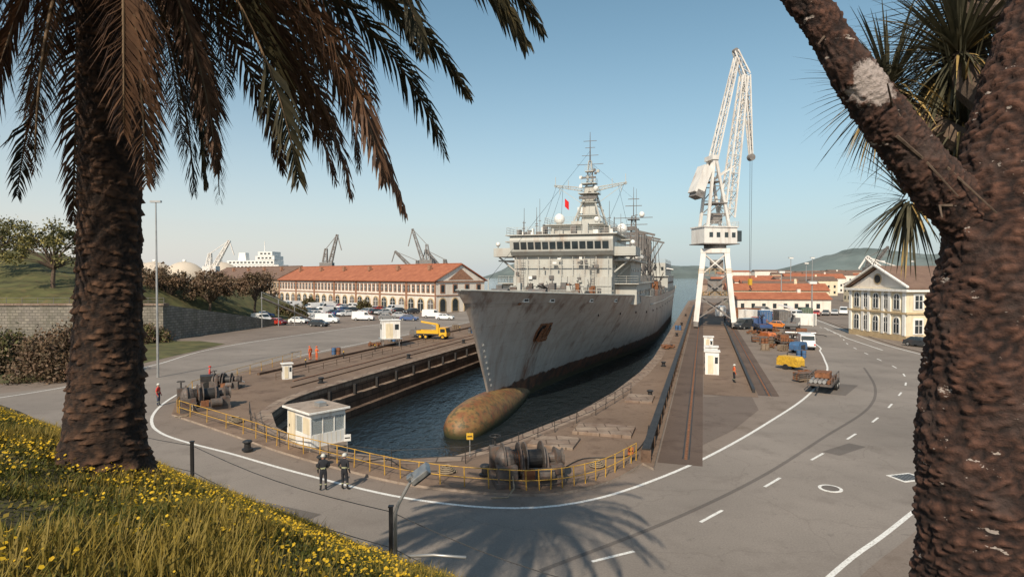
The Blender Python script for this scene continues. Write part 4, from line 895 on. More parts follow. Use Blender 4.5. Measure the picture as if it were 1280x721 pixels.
mb.done('pole',g,smooth=True); mb=MB(Matrix.Translation((x+.5,y-.05,z+1.82))@Matrix.Rotation(R(-38),4,'Y')@Matrix.Rotation(R(20),4,'X')); mb.box((0,0,0),(.46,.34,.1),'steel',tx=.85,ty=.85); mb.box((0,0,-.07),(.42,.3,.04),'glass'); mb.box((-.2,0,.07),(.12,.14,.08),'steel'); mb.done('lamp_head',g,bevel=.015)
# ---------------------------------------------------------------- guard booth
def booth():
    g=group('guard_booth',(-11.8,35.0,.0),R(47)); a,b,hh=2.3,2.9,2.3
    mb=MB(); mb.b2((-.1,-.1,0.05),(a+.1,b+.1,.3),'kerb'); mb.done('plinth',g)
    w=MB(); zs,zt_=1.05,2.0
    w.b2((0,0,.3),(a,.06,zs),'white'); w.b2((0,.06,.3),(.06,b,zs),'white'); w.b2((0.06,b-.06,.3),(a,b,hh),'white'); w.b2((a-.06,.06,.3),(a,b-.06,zs),'white')
    w.b2((0,0,zt_),(a,.06,hh),'white'); w.b2((0,.06,zt_),(.06,b-.06,hh),'white'); w.b2((a-.06,.06,zt_),(a,b-.06,hh),'white')
    for x in (0,.76,1.52,a-.06): w.b2((x,-.01,zs),(x+.06,.05,zt_),'white')
    for y in (.07,.95,1.75,b-.13): w.b2((-.01,y,zs),(.05,y+.06,zt_),'white'); w.b2((a-.05,y,zs),(a+.01,y+.06,zt_),'white')
    w.b2((-.02,1.85,.32),(.0,2.7,2.1),'cream'); w.b2((-.05,2.5,1.2),(-.02,2.56,1.35),'dark'); w.b2((-.015,.1,zs),(.02,.9,zt_),'cream')
    for x in np.arange(.15,a,.3): w.b2((x,-.012,.4),(x+.02,0,1.0),'cream')
    w.b2((.06,.06,.31),(a-.06,b-.06,.36),'greydk'); w.b2((1.2,2.0,.36),(2.0,2.7,1.1),'machine')
    w.done('walls',g,bevel=.008)
    m=bpy.data.materials.new('clear_glass'); n,p=nt(m); p.inputs['Base Color'].default_value=(.6,.66,.66,1); p.inputs['Roughness'].default_value=.03; p.inputs['Alpha'].default_value=.3; M['clear']=m
    gm=MB(); gm.b2((.06,.02,zs),(a-.06,.03,zt_),'clear'); gm.b2((.02,.06,zs),(.03,b-.06,zt_),'clear'); gm.b2((a-.03,.06,zs),(a-.02,b-.06,zt_),'clear'); gm.done('glazing',g)
    ro=MB(); ro.b2((-.22,-.22,hh),(a+.22,b+.22,hh+.12),'white'); ro.b2((-.16,-.16,hh+.12),(a+.16,b+.16,hh+.15),'kerb'); ro.b2((1,.8,hh+.15),(1.5,1.4,hh+.4),'steel'); ro.done('roof',g,bevel=.015)
booth()
def cabinet(name,x,y,w,d,h,rz,z=.12,legs=0):
    mb=MB(Matrix.Translation((x,y,z))@Matrix.Rotation(rz,4,'Z'))
    if legs:
        for i in (-1,1):
            for j in (-1,1): mb.b2((i*w*.45-.05,j*d*.45-.05,0),(i*w*.45+.05,j*d*.45+.05,legs),'steel')
        mb.b2((-w/2-.3,-d/2-.3,legs-.1),(w/2+.3,d/2+.3,legs),'steel')
    mb.b2((-w/2,-d/2,legs),(w/2,d/2,legs+h),'white'); mb.b2((-w/2-.12,-d/2-.12,legs+h),(w/2+.12,d/2+.12,legs+h+.1),'white')
    mb.b2((-w*.3,-d/2-.03,legs+.1),(w*.1,-d/2,legs+h*.85),'cream'); mb.b2((w*.2,-d/2-.03,legs+h*.5),(w*.42,-d/2,legs+h*.8),'glass'); mb.b2((-w/2-.03,-d*.25,legs+h*.5),(-w/2,d*.25,legs+h*.8),'glass'); mb.done(name,bevel=.01)
cabinet('control_cabin',-17.9,88,2.6,2.2,2.6,R(20),legs=1.2)
cabinet('control_cabin',*D(20.6,20),1.4,1.4,2.4,-AX,0)
cabinet('electrical_cabinet',*D(20.6,26),1.4,1.3,2.2,-AX,0); cabinet('electrical_cabinet',*D(-20,3),.9,.6,1.5,R(30)); cabinet('electrical_cabinet',*D(20.4,40),1.2,1.0,2.0,-AX,0)
# ---------------------------------------------------------------- railings, barriers, bollards
def railing(name,path,h=1.0,sp=2.0,k='dullyel',z=.12,r=.022,nr=2):
    P=resamp([Vector(p[:2]) for p in path],sp); mb=MB(); rj=random.Random(len(P))
    T_=[(p_.x+rj.uniform(-.05,.05),p_.y+rj.uniform(-.05,.05)) for p_ in P]
    for p_,q_ in zip(P,T_): mb.cyl((p_.x,p_.y,z),(q_[0],q_[1],z+h),r*1.3,k,n=7)
    for q in range(nr):
        f=(q+1)/nr; mb.tube([(p_.x+(t_[0]-p_.x)*f,p_.y+(t_[1]-p_.y)*f,z+h*f-.03) for p_,t_ in zip(P,T_)],[r]*len(P),k,6)
    return mb.done(name,uv=False)
fi=[tuple(Vector(p)+ (Vector(D(0,0))-Vector(p)).normalized()*.5) for p in fs]
railing('yellow_railing',fi,1.0,2.3)
od=off(lp,-1.5*sgn); i0=min(range(len(od)),key=lambda i:(od[i]-Vector(D(-10,-12))).length); i1=min(range(len(od)),key=lambda i:(od[i]-Vector(D(12.5,2))).length)
railing('dock_edge_railing',[tuple(p) for p in od[min(i0,i1):max(i0,i1)+1]],.95,2.1,'dark',r=.018)
railing('yellow_railing',[(-25.2,45),(-28.3,53),D(-28.2,16)],1.0,2.2)
railing('steel_railing',[D(-20.5,2),D(-20.5,46)],.7,2.5,'duct',nr=2)
mb=DM()
mb.b2((16.6,-13.5,.12),(16.82,160,.8),'black'); mb.b2((16.5,-13.6,.8),(16.95,160,.9),'dark')
for s in np.arange(-13.5,160,3): mb.b2((16.45,s-.1,.12),(17.0,s+.1,.8),'duct')
mb.done('steel_barrier')
mb=DM(); mb.b2((23.9,10,0),(24.15,90,.35),'dark'); mb.done('cable_channel')
mb=DM(); mb.b2((-24.5,4,.1),(-24.2,110,.35),'duct'); mb.b2((-16.5,-1,.1),(-16.35,110,.22),'duct'); mb.done('service_duct')
def bollard(v,s):
    x,y=D(v,s); mb=MB(); mb.tube([(x,y,.1),(x,y,.2),(x,y,.25),(x,y,.5),(x,y,.6),(x,y,.68)],[.32,.32,.2,.18,.3,.22],'black',12); mb.done('mooring_bollard')
for s in (2,20,38,56,80,110): bollard(-15.3,s); bollard(15.4,s+3)
for v,s in ((-6,-18.3),(9,-18.3),(0,-19.5)): bollard(v,s)
for i in range(12):
    x,y=D(-23,10+i*7.5); mb=MB(); mb.cyl((x,y,.12),(x,y,.95),.06,'black',n=8); mb.ell((x,y,.98),(.09,.09,.09),'yellow'); mb.done('post')
def winch(x,y,rz,sc=1,k='machine',name='mooring_winch'):
    mb=MB(Matrix.Translation((x,y,.12))@Matrix.Rotation(rz,4,'Z')@Matrix.Scale(sc,4))
    mb.b2((-1.6,-.9,0),(1.6,.9,.25),k)
    for xx in (-1.35,-.35,.75): mb.xprism([(-.75,.25),(.75,.25),(.45,1.25),(0,1.5),(-.45,1.25)],xx,xx+.16,k)
    mb.cyl((-1.3,0,1.0),(-.25,0,1.0),.42,'rust',n=18); mb.cyl((-.2,0,1.0),(.8,0,1.0),.42,'dark',n=18)
    for xx in (-1.15,-.42,-.15,.65): mb.cyl((xx,0,1.0),(xx+.06,0,1.0),.78,k,n=20)
    for i in range(7): mb.cyl((-1.08+i*.09,0,1.0),(-1.02+i*.09,0,1.0),.47,'dark',n=16)
    mb.tube([(.9,0,1.0),(1.25,0,1.0),(1.3,0,1.0),(1.6,0,1.0),(1.7,0,1.0)],[.18,.25,.5,.3,.42],k,16)
    mb.b2((.95,-.85,.25),(1.55,-.2,.85),k); mb.cyl((.3,-.95,.55),(1.0,-.95,.55),.28,k,n=14); mb.b2((-1.6,.5,.25),(-1.1,.9,1.5),k); mb.b2((-1.5,-.85,.25),(-.6,-.35,.95),k); mb.b2((-.3,-.8,.25),(.2,-.45,.7),'rust'); mb.cyl((-1.35,.7,1.5),(-1.35,.7,1.95),.05,'dark'); mb.tube([(-1.35+.25*math.cos(a),.7+.25*math.sin(a),1.95) for a in np.linspace(0,6.28,13)],[.03]*13,'dark',5)
    mb.ell((-1.0,0,1.0),(.5,.62,.62),k,14,8)
    mb.tube([(-.8,-.4,.8),(-.9,-1.4,.2),(-1.3,-2.0,.05),(-2.0,-1.9,.05)],[.04]*4,'rope',6)
    mb.done(name,bevel=.012)
winch(.75,30.0,R(12),1.1); winch(-23.9,46.4,R(35),1.1); winch(*D(-22,-3),R(10),.8)
def coil(x,y,r_,z=.12):
    mb=MB(); pts=[(x+(r_-.02*i*.3)*math.cos(i*.5),y+(r_-.02*i*.3)*math.sin(i*.5),z+.05+.006*i) for i in range(60)]; mb.tube(pts,[.04]*60,'rope',6); mb.done('rope_coil')
coil(-3.4,31.2,.5); coil(4.6,32.2,.45); coil(-19.5,42,.6)
mb=MB(); mb.tube([(a,b,.16) for a,b in spline([(-10.5,33.8),(-8.5,33.0),(-7,33.4),(-5.5,31.6),(-3.6,31.4)],6)],[.035]*25,'dark',6); mb.done('hose')
mb=MB(); mb.tube([(a,b,.16) for a,b in spline([(2.4,31.2),(4,33.5),(6.5,34),(8.2,37),(9.4,41)],6)],[.035]*25,'dark',6); mb.done('hose')
def pallet(x,y,rz,kind,z=.018):
    mb=MB(Matrix.Translation((x,y,z))@Matrix.Rotation(rz,4,'Z')); rr=random.Random(int(x*10))
    for i in range(5): mb.b2((-.6+i*.27,-.5,.1),(-.48+i*.27,.5,.13),'wood')
    for j in (-.45,0,.4): mb.b2((-.6,j,0),(.6,j+.08,.1),'wood')
    if kind=='crate':
        mb.b2((-.55,-.45,.13),(.55,.45,.85),'wood')
        for xx in (-.5,0,.45): mb.b2((xx,-.48,.13),(xx+.08,-.45,.85),'bark')
    elif kind=='pipes':
        for j in range(4):
            for q in range(5): mb.cyl((-1.2,-.4+q*.2,.23+j*.2),(1.2,-.4+q*.2+rr.uniform(-.03,.03),.23+j*.2),.09,rr.choice(['rust','wood','machine']),n=8)
    elif kind=='drums':
        for i in (-.3,.3):
            for j in (-.25,.25): mb.cyl((i,j,.13),(i,j,1.0),.27,rr.choice(['rust','greydk','bluep']),n=12); mb.cyl((i,j,.55),(i,j,.6),.285,'dark',n=12)
    elif kind=='chain':
        for _ in range(40): mb.box((rr.uniform(-.8,.8),rr.uniform(-.6,.6),rr.uniform(.15,.6)),(.3,.15,.15),'rust',rz=rr.uniform(0,3))
    mb.done('stacked_pallet' if kind!='pipes' else 'pipe_stack')
M['wood']=mat('weathered_wood',(.2,.15,.105),.9,var=.35,scale=4); M['bluep']=mat('blue_paint',(.05,.12,.24),.5,dirt=(.15,.09,.06)); M['orange']=mat('orange_paint',(.5,.15,.05),.5,dirt=(.2,.08,.04)); M['greenp']=mat('green_paint',(.08,.12,.08),.6,dirt=(.2,.1,.05))
rp=random.Random(4)
for v,s,a,kd in ((29.4,18,20,'pipes'),(30.8,18.6,12,'chain'),(30.0,21,-15,'chain'),(28.9,31,10,'crate'),(31.5,36,-20,'drums')): pallet(*D(v,s),R(a),kd)
for s in np.arange(44,98,3.4):
    for v in (28.4,30.2,32.0):
        if rp.random()<.42: pallet(*D(v+rp.uniform(-.5,.5),s+rp.uniform(-.8,.8)),R(rp.uniform(-30,30)),rp.choice(['crate','drums','chain','chain','pipes']))
for v,s in ((-26,30),(-26.5,36),(-19.5,52),(-26,60),(-25.8,20),(15,40),(15.2,70)): pallet(*D(v,s),R(rp.uniform(-30,30)),rp.choice(['crate','drums','chain']),.122)
# equipment trailer and mobile compressors on the right quay
def trailer(x,y,rz,sc=1):
    mb=MB(Matrix.Translation((x,y,.018))@Matrix.Rotation(rz,4,'Z')@Matrix.Scale(sc,4))
    mb.b2((-1,-2.6,.7),(1,2.6,.88),'machine'); mb.tube([(0,-2.6,.75),(0,-3.5,.7),(0,-4.0,.5)],[.07]*3,'dark')
    for sd in (-1,1):
        for yy in (.6,1.6): mb.cyl((sd*.8,yy,.4),(sd*1.08,yy,.4),.4,'rubber',n=14); mb.cyl((sd*1.08,yy,.4),(sd*1.1,yy,.4),.2,'steel',n=8)
        for yy in (-2.4,-.8,.8,2.4): mb.beam((sd*.96,yy,.88),(sd*.96,yy,1.5),.06,'machine')
        mb.beam((sd*.96,-2.4,1.5),(sd*.96,2.4,1.5),.06,'machine')
    for i in range(5): mb.cyl((-.7+i*.35,-2.3,1.05),(-.7+i*.35,2.3,1.05),.16,random.choice(['rust','steel','rust']),n=10)
    mb.b2((-.6,-1.0,1.22),(.6,.6,1.7),'rust'); mb.done('equipment_trailer')
trailer(*D(30.2,13.5),R(-35)); trailer(*D(31,50),R(-10)); trailer(*D(35,62),R(70))
def compressor(x,y,rz,k):
    mb=MB(Matrix.Translation((x,y,.018))@Matrix.Rotation(rz,4,'Z'))
    mb.xprism([(-1.3,.4),(1.3,.4),(1.3,1.1),(1.0,1.45),(-1.0,1.45),(-1.3,1.1)],-.65,.65,k); mb.tube([(0,-1.3,.5),(0,-2.0,.45)],[.05]*2,'dark'); mb.b2((.651,-.6,.6),(.67,.6,1.1),'dark'); mb.cyl((.3,.6,1.45),(.3,.6,1.8),.05,'dark')
    for sd in (-1,1): mb.cyl((sd*.6,.1,.3),(sd*.8,.1,.3),.3,'rubber',n=12)
    mb.done('mobile_compressor')
compressor(*D(29,26),R(30),'yellow'); compressor(*D(32,42),R(-50),'bluep'); compressor(*D(29.5,56),R(10),'orange'); compressor(*D(-26,44),R(70),'greydk')
def container(x,y,rz,k,l=6,z=0):
    mb=MB(Matrix.Translation((x,y,z))@Matrix.Rotation(rz,4,'Z')); w,h_=2.4,2.5
    mb.b2((-w/2+.05,-l/2+.05,.1),(w/2-.05,l/2-.05,h_),k)
    for y_ in np.arange(-l/2+.2,l/2-.2,.3):
        for sd in (-1,1): mb.b2((sd*(w/2-.05),y_,.2),(sd*(w/2),y_+.15,h_-.1),k)
    for i in (-1,1):
        for j in (-1,1): mb.b2((i*w/2-.08,j*l/2-.08,0),(i*w/2+.08,j*l/2+.08,h_+.05),k)
    for x_ in (-.8,-.3,.3,.8): mb.cyl((x_,-l/2,.2),(x_,-l/2,h_-.1),.03,'steel',n=5)
    mb.done('shipping_container')
container(*D(33,100),-AX,'bluep'); container(*D(37,104),-AX+.1,'greydk'); container(*D(30,112),R(60),'rust'); container(*D(40,92),R(50),'white',4); container(*D(-22,112),-AX,'orange'); container(*D(-22,124),-AX,'greenp'); container(*D(24,120),-AX,'white'); container(*D(44,118),-AX,'greenp'); container(*D(30,104),R(30),'white',4)
# ---------------------------------------------------------------- vehicles
CAR={}
def carpaint(nm,c):
    m=mat('car_paint_'+nm,c,.28,.0,var=.04,spec=.6); m.node_tree.nodes['Principled BSDF'].inputs['Coat Weight'].default_value=.6; M['cp_'+nm]=m
for nm,c in (('white',(.75,.75,.74)),('silver',(.4,.41,.42)),('dark',(.04,.045,.05)),('blue',(.04,.08,.2)),('red',(.4,.03,.02)),('grey',(.17,.17,.17)),('orange',(.6,.2,.04)),('yellow',(.7,.4,.03))): carpaint(nm,c)
def car_mesh(nm,van=False):
    key=(nm,van)
    if key in CAR: return CAR[key]
    k='cp_'+nm; bm_=MB()
    w=.88 if not van else .98; l=2.1 if not van else 2.5
    if not van:
        low=[(-l,.3),(-l-.02,.62),(-l+.15,.9),(-.95,.98),(1.35,1.0),(l-.05,.92),(l,.6),(l-.05,.3)]
        roof=[(-1.05,.97),(-.35,1.42),(1.0,1.46),(1.75,.98)]
    else:
        low=[(-l,.35),(-l-.03,.75),(-l+.1,1.05),(-1.75,1.25),(l-.02,1.25),(l,.4)]
        roof=[(-1.8,1.24),(-1.1,1.98),(-.8,2.1),(l-.1,2.1),(l-.02,1.24)]
    def loft(poly,wb,wt,zb,zt,mt):
        n_=len(poly); vs=[]
        for sd in (-1,1):
            for y,z in poly:
                f=(z-zb)/(zt-zb); ww=wb+(wt-wb)*f; vs.append((sd*ww,y,z))
        bm_.add(vs,[(i,(i+1)%n_,n_+(i+1)%n_,n_+i) for i in range(n_)]+[tuple(range(n_-1,-1,-1)),tuple(range(n_,2*n_))],mt)
    loft(low,w,w*.95,.3,1.0,k)
    loft(roof,w*.93,w*.74 if not van else w*.88,roof[0][1],roof[2][1],k)
    zb=roof[0][1];zt=roof[2][1];wt=w*.74 if not van else w*.88
    def side(y,z,e=.012): f=(z-zb)/(zt-zb); return w*.93+(wt-w*.93)*f+e
    def sp(P):
        for sd in (-1,1): bm_.add([(sd*side(y,z),y,z) for y,z in P],[tuple(range(len(P)))],'glass')
    if not van: sp([(-.82,1.03),(-.33,1.36),(.28,1.39),(.28,1.03)]); sp([(.36,1.03),(.36,1.39),(.95,1.4),(1.5,1.05)])
    else: sp([(-1.62,1.32),(-1.05,1.9),(-.5,1.95),(-.5,1.32)])
    def fr(y0,z0,y1,z1,e):
        bm_.add([(-side(0,z0)*.9,y0+e,z0),(side(0,z0)*.9,y0+e,z0),(side(0,z1)*.9,y1+e,z1),(-side(0,z1)*.9,y1+e,z1)],[(0,1,2,3)],'glass')
    a,b=roof[0],roof[1]; fr(a[0]+.08,a[1]+.06,b[0]-.05,b[1]-.04,-.025)
    a,b=roof[-1],roof[-2]
    if not van: fr(a[0]-.1,a[1]+.07,b[0]+.08,b[1]-.05,.03)
    else: fr(a[0],1.35,b[0]+.03,1.9,.03)
    for sd in (-1,1):
        for y in (-1.3,1.3) if not van else (-1.6,1.5):
            bm_.cyl((sd*(w-.2),y,.32),(sd*(w+.02),y,.32),.33,'rubber',n=16); bm_.cyl((sd*(w+.0),y,.32),(sd*(w+.035),y,.32),.19,'steel',n=10)
        bm_.box((sd*(w-.2),-l-.0,.68),(.3,.06,.14),'white'); bm_.box((sd*(w-.14),l+.0,.75),(.18,.06,.22),'red'); bm_.box((sd*(w+.08),-.75 if not van else -1.5,1.03 if not van else 1.35),(.16,.1,.12),k)
    bm_.b2((-w+.05,-l-.06,.3),(w-.05,-l+.05,.48),'dark'); bm_.b2((-w+.05,l-.05,.3),(w-.05,l+.06,.5),'dark'); bm_.b2((-.25,l+.02,.6),(.25,l+.05,.72),'white')
    o=bm_.done('tmp'); me=o.data; bpy.data.objects.remove(o); CAR[key]=me; return me
def car(x,y,rz,nm='white',van=False,name=None,z=0.004,sc=1):
    o=bpy.data.objects.new(name or ('parked_van' if van else 'parked_car'),car_mesh(nm,van)); o.location=(x,y,z); o.rotation_euler=(0,0,rz); o.scale=(sc,)*3; b=o.modifiers.new('b','BEVEL'); b.width=.05; b.segments=2; b.limit_method='ANGLE'; b.angle_limit=R(25); S.collection.objects.link(o)
rc=random.Random(21); cols=['white','white','silver','dark','blue','red','grey','silver','white','dark']
dx_,dy_=-.727,.687; nx_,ny_=-.687,-.727; fa=math.atan2(dy_,dx_)
for off_,a,b in ((7,2,150),(15,4,150),(25,6,140),(31,10,130),(42,16,110),(48,22,100)):
    t=a
    while t<b:
        if rc.random()<.93:
            van=rc.random()<.16; car(-21.5+dx_*t+nx_*off_,169.6+dy_*t+ny_*off_,fa+rc.choice([0,math.pi])+rc.uniform(-.04,.04),'white' if van else rc.choice(cols),van,sc=1.08)
        t+=2.7
for x,y,rz,c_,vn in ((-56,134,R(60),'white',True),(-47,132,R(75),'white',False),(-28,150,R(100),'silver',False),(-20,150,R(95),'white',True),(-35,141,R(90),'white',True),(-40,124,R(70),'dark',False),(-24,140,R(80),'blue',False),(-45,138,R(85),'silver',False),(-50,128,R(60),'red',False),(-30,144,R(95),'grey',False),(-16,143,R(80),'white',False),(-41,133,R(90),'white',True)): car(x,y,rz,c_,vn)
car(42.3,86.5,-AX+math.pi,'white',True,'white_van',sc=1.05); car(60.2,88.3,R(20),'dark'); car(53.5,120,R(50),'orange'); car(50,126,R(60),'white'); car(54,132,R(60),'red'); car(46,118,R(-60),'dark',True)
for i in range(9): car(64+i*3.2,150+i*1.5,R(-30),cols[i%len(cols)],i%4==0)
for i in range(7): car(57+i*2.9,142+i*2,R(-25),cols[(i+3)%len(cols)])
for i in range(8): car(*D(35+i*.1,96+i*3.0+20),-AX+R(80),cols[(i*3+1)%len(cols)],i%5==0)
def truck(x,y,rz,k='cp_yellow',name='yellow_crane_truck',sc=1,z=.13):
    mb=MB(Matrix.Translation((x,y,z))@Matrix.Rotation(rz,4,'Z')@Matrix.Scale(sc,4))
    mb.xprism([(-3.2,.6),(-3.25,1.3),(-3.0,2.3),(-1.7,2.4),(-1.6,.6)],-1.1,1.1,k); mb.add([(-1,-3.26,1.4),(1,-3.26,1.4),(1,-3.08,2.2),(-1,-3.08,2.2)],[(0,1,2,3)],'glass')
    for sd in (-1,1):
        mb.b2((sd*1.1,-2.9,1.4),(sd*1.12,-1.9,2.1),'glass')
        for yy in (-2.4,1.2,2.4): mb.cyl((sd*.75,yy,.48),(sd*1.12,yy,.48),.48,'rubber',n=16); mb.cyl((sd*1.12,yy,.48),(sd*1.14,yy,.48),.25,k,n=10)
    mb.b2((-1.1,-1.5,.85),(1.1,3.2,1.1),'dark'); mb.b2((-1.1,-1.5,1.1),(-1.02,3.2,1.7),k); mb.b2((1.02,-1.5,1.1),(1.1,3.2,1.7),k); mb.b2((-1.1,3.12,1.1),(1.1,3.2,1.7),k)
    mb.box((0,-1.0,2.0),(.7,.6,1.8),k); mb.beam((0,-1.0,2.9),(0,2.6,3.4),.35,k); mb.beam((0,-1,2.2),(0,1,3.1),.15,'steel'); mb.b2((-.6,.5,1.1),(.6,2.2,1.6),'rust')
    mb.done(name,bevel=.03)
truck(*D(-22.5,42.5),R(75),sc=.82); truck(*D(36,78),R(150),'cp_grey','flatbed_truck',z=.01); truck(*D(39,110),R(30),'cp_white','flatbed_truck',z=.01); truck(*D(30,72),R(170),'cp_blue','flatbed_truck',z=.018)
# ---------------------------------------------------------------- people
M['skin']=mat('skin',(.42,.24,.17),.6,var=.05); M['uni']=mat('dark_uniform',(.02,.022,.028),.85,var=.3,scale=8); M['hivis']=mat('reflective_band',(.36,.37,.22),.4,var=.1); M['hair']=mat('hair',(.03,.02,.015),.8)
M['orangecl']=mat('orange_workwear',(.6,.12,.04),.8); M['redcl']=mat('red_jacket',(.5,.05,.04),.8); M['jean']=mat('blue_trousers',(.05,.06,.1),.9); M['helm']=mat('helmet_white',(.55,.55,.5),.3)
def person(name,loc,rz,pose={},top='uni',bot='uni',band=True,helmet='helm'):
    J={'pel':(0,0,.95,.135),'sp':(0,0,1.15,.13),'ch':(0,0,1.36,.155),'nk':(0,.005,1.51,.058),'h1':(0,.02,1.6,.08),'h2':(0,.02,1.68,.09),'h3':(0,.01,1.745,.055)}
    for s_,q in (('l',-1),('r',1)):
        J.update({'sh'+s_:(q*.185,0,1.42,.072),'el'+s_:(q*.25,-.03,1.14,.05),'wr'+s_:(q*.24,.08,.9,.033),'ha'+s_:(q*.235,.11,.83,.036),'hp'+s_:(q*.095,0,.88,.098),'kn'+s_:(q*.11,.02,.5,.068),'an'+s_:(q*.12,-.01,.1,.048),'to'+s_:(q*.135,.15,.045,.042)})
    for k_,v_ in pose.items(): J[k_]=tuple(v_)+(J[k_][3],)
    E=[('pel','sp'),('sp','ch'),('ch','nk'),('nk','h1'),('h1','h2'),('h2','h3')]
    for s_ in 'lr': E+=[('ch','sh'+s_),('sh'+s_,'el'+s_),('el'+s_,'wr'+s_),('wr'+s_,'ha'+s_),('pel','hp'+s_),('hp'+s_,'kn'+s_),('kn'+s_,'an'+s_),('an'+s_,'to'+s_)]
    ks=list(J); me=bpy.data.meshes.new('b'); me.from_pydata([J[k_][:3] for k_ in ks],[(ks.index(a),ks.index(b)) for a,b in E],[])
    o=bpy.data.objects.new('b',me); S.collection.objects.link(o); o.modifiers.new('s','SKIN'); o.modifiers.new('u','SUBSURF').levels=2
    sv=me.skin_vertices[0].data
    for i,k_ in enumerate(ks): sv[i].radius=(J[k_][3],J[k_][3]*(.8 if k_ in('ch','sp','pel') else 1)); sv[i].use_root=(k_=='pel')
    dg=bpy.context.evaluated_depsgraph_get(); ev=o.evaluated_get(dg); nm=bpy.data.meshes.new_from_object(ev); bpy.data.objects.remove(o)
    g=group(name,loc,rz)
    for k_ in ('skin',top,bot,'black','hivis'): nm.materials.append(M[k_])
    for p_ in nm.polygons:
        c_=p_.center; best=min(ks,key=lambda k_:(Vector(J[k_][:3])-c_).length-J[k_][3]*.6); t=best[:2]
        mi=1 if t in('sp','ch','sh','el','nk') else 0 if t in('h1','h2','h3','ha') else 1 if t=='wr' else 3 if t in('to',) or (t=='an' and c_.z<J[best][2]+.05) else 2
        if band and t in('sp','ch','el') and 1.1<c_.z<1.14: mi=4
        if band and t in('kn','an') and (.3<c_.z<.35): mi=4
        p_.material_index=mi; p_.use_smooth=True
    b=bpy.data.objects.new('body',nm); S.collection.objects.link(b); b.parent=g
    mb=MB(); hx,hy,hz=J['h2'][:3]
    for q in (-1,1): mb.ell((hx+q*.033,hy+.082,hz-.01),(.012,.008,.008),'white',6,4); mb.ell((hx+q*.033,hy+.089,hz-.01),(.006,.005,.006),'black',6,4); mb.ell((hx+q*.088,hy,hz-.02),(.012,.02,.032),'skin',6,4)
    mb.tube([(hx,hy+.085,hz),(hx,hy+.108,hz-.035),(hx,hy+.088,hz-.045)],[.008,.014,.008],'skin',6); mb.box((hx,hy+.084,hz-.07),(.045,.01,.01),'redcl')
    mb.done('face',g,uv=False); mb=MB()
    if helmet: mb.ell((hx,hy-.005,hz+.015),(.112,.135,.12),helmet,16,8,z0=-.1); mb.ell((hx,hy-.005,hz+.005),(.13,.155,.015),helmet,16,4)
    else: mb.ell((hx,hy-.015,hz+.02),(.1,.108,.1),'hair',14,8,z0=-.3)
    mb.done('helmet' if helmet else 'hair',g,smooth=True,uv=False); mb=MB()
    for s_ in 'lr':
        w_=Vector(J['wr'+s_][:3]);h_=Vector(J['ha'+s_][:3]); d=(h_-w_).normalized(); sd=Vector((0,1,0)); sd=(sd-d*sd.dot(d)).normalized(); ins=Vector((-1 if s_=='r' else 1,0,0))
        for i,(o_,ln) in enumerate(((.028,.07),(.01,.082),(-.009,.076),(-.026,.06))):
            p0=h_+sd*o_; mb.tube([p0,p0+d*(ln*.5)+ins*.006,p0+d*ln*.85+ins*.025],[.0095,.009,.007],'skin',6)
        p0=w_+(h_-w_)*.5+sd*.03; mb.tube([p0,p0+sd*.025+d*.03,p0+sd*.025+d*.06],[.012,.01,.008],'skin',6)
    mb.done('fingers',g,smooth=True,uv=False); return g
person('firefighter',(-9.15,28.9,.004),R(15),{'elr':(.3,.06,1.18),'wrr':(.16,.24,1.1),'har':(.1,.28,1.1),'tol':(-.17,.14,.045)})
person('firefighter',(-8.15,29.0,.004),R(-20),{'ell':(-.32,-.05,1.17),'wrl':(-.26,.1,1.0),'hal':(-.24,.15,.96),'knr':(.12,.06,.5),'anr':(.15,.03,.1),'tor':(.18,.19,.045)})
person('dock_worker',(-24.6,73,.124),R(60),{'h1':(0,.1,1.56),'h2':(0,.12,1.64),'h3':(0,.12,1.7)},'orangecl','orangecl',True,'orangecl')
person('dock_worker',(-23.7,72.6,.124),R(-40),{'elr':(.28,.1,1.2),'wrr':(.2,.3,1.15),'har':(.17,.36,1.16)},'orangecl','orangecl',True,'orangecl')
person('dock_worker',(-28.6,56.6,.124),R(-60),{'ell':(-.3,.05,1.2),'wrl':(-.2,.28,1.12),'hal':(-.17,.34,1.12)},'redcl','jean',False,'redcl')
person('dock_worker',(-28.4,48.0,.004),R(-90),{},'redcl','jean',True,'helm')
person('dock_worker',(*D(22.6,15),.018),R(-90),{},'orangecl','uni',True,'helm'); person('dock_worker',(*D(24.3,95),.018),R(30),{},'uni','uni',True,'helm')
mb=MB(Matrix.Translation((-27.3,55.2,.12))@Matrix.Rotation(R(30),4,'Z'))
mb.b2((-1.3,-.6,.4),(1.3,.6,.7),'machine'); mb.b2((-1.3,-.6,.7),(-.1,.6,1.2),'dark'); mb.tube([(1.3,0,.55),(1.9,0,.6),(2.4,0,.3)],[.05]*3,'steel')
for i in (-.8,.8):
    for j in (-.65,.65): mb.cyl((i,j-.1,.35),(i,j+.1,.35),.35,'rubber',n=14)
mb.cyl((.6,-.4,1.0),(.6,.4,1.0),.35,'greydk',n=14); mb.b2((.2,-.5,.7),(1,.5,.75),'steel'); mb.done('portable_generator')
def sign(x,y,rz,k='white',h_=2.0):
    mb=MB(Matrix.Translation((x,y,.1))@Matrix.Rotation(rz,4,'Z')); mb.cyl((0,0,0),(0,0,h_),.03,'steel',n=8); mb.box((0,-.04,h_-.2),(.38,.03,.38),k); mb.box((0,-.06,h_-.2),(.28,.02,.06),'black'); mb.done('warning_sign')
sign(-2.4,34,0,'yellow',1.4); sign(-9.3,33.7,R(20),'white',1.4); sign(*D(15.9,-14),R(30),'orange',.9)
mb=MB(); x,y=-36.4,61.5
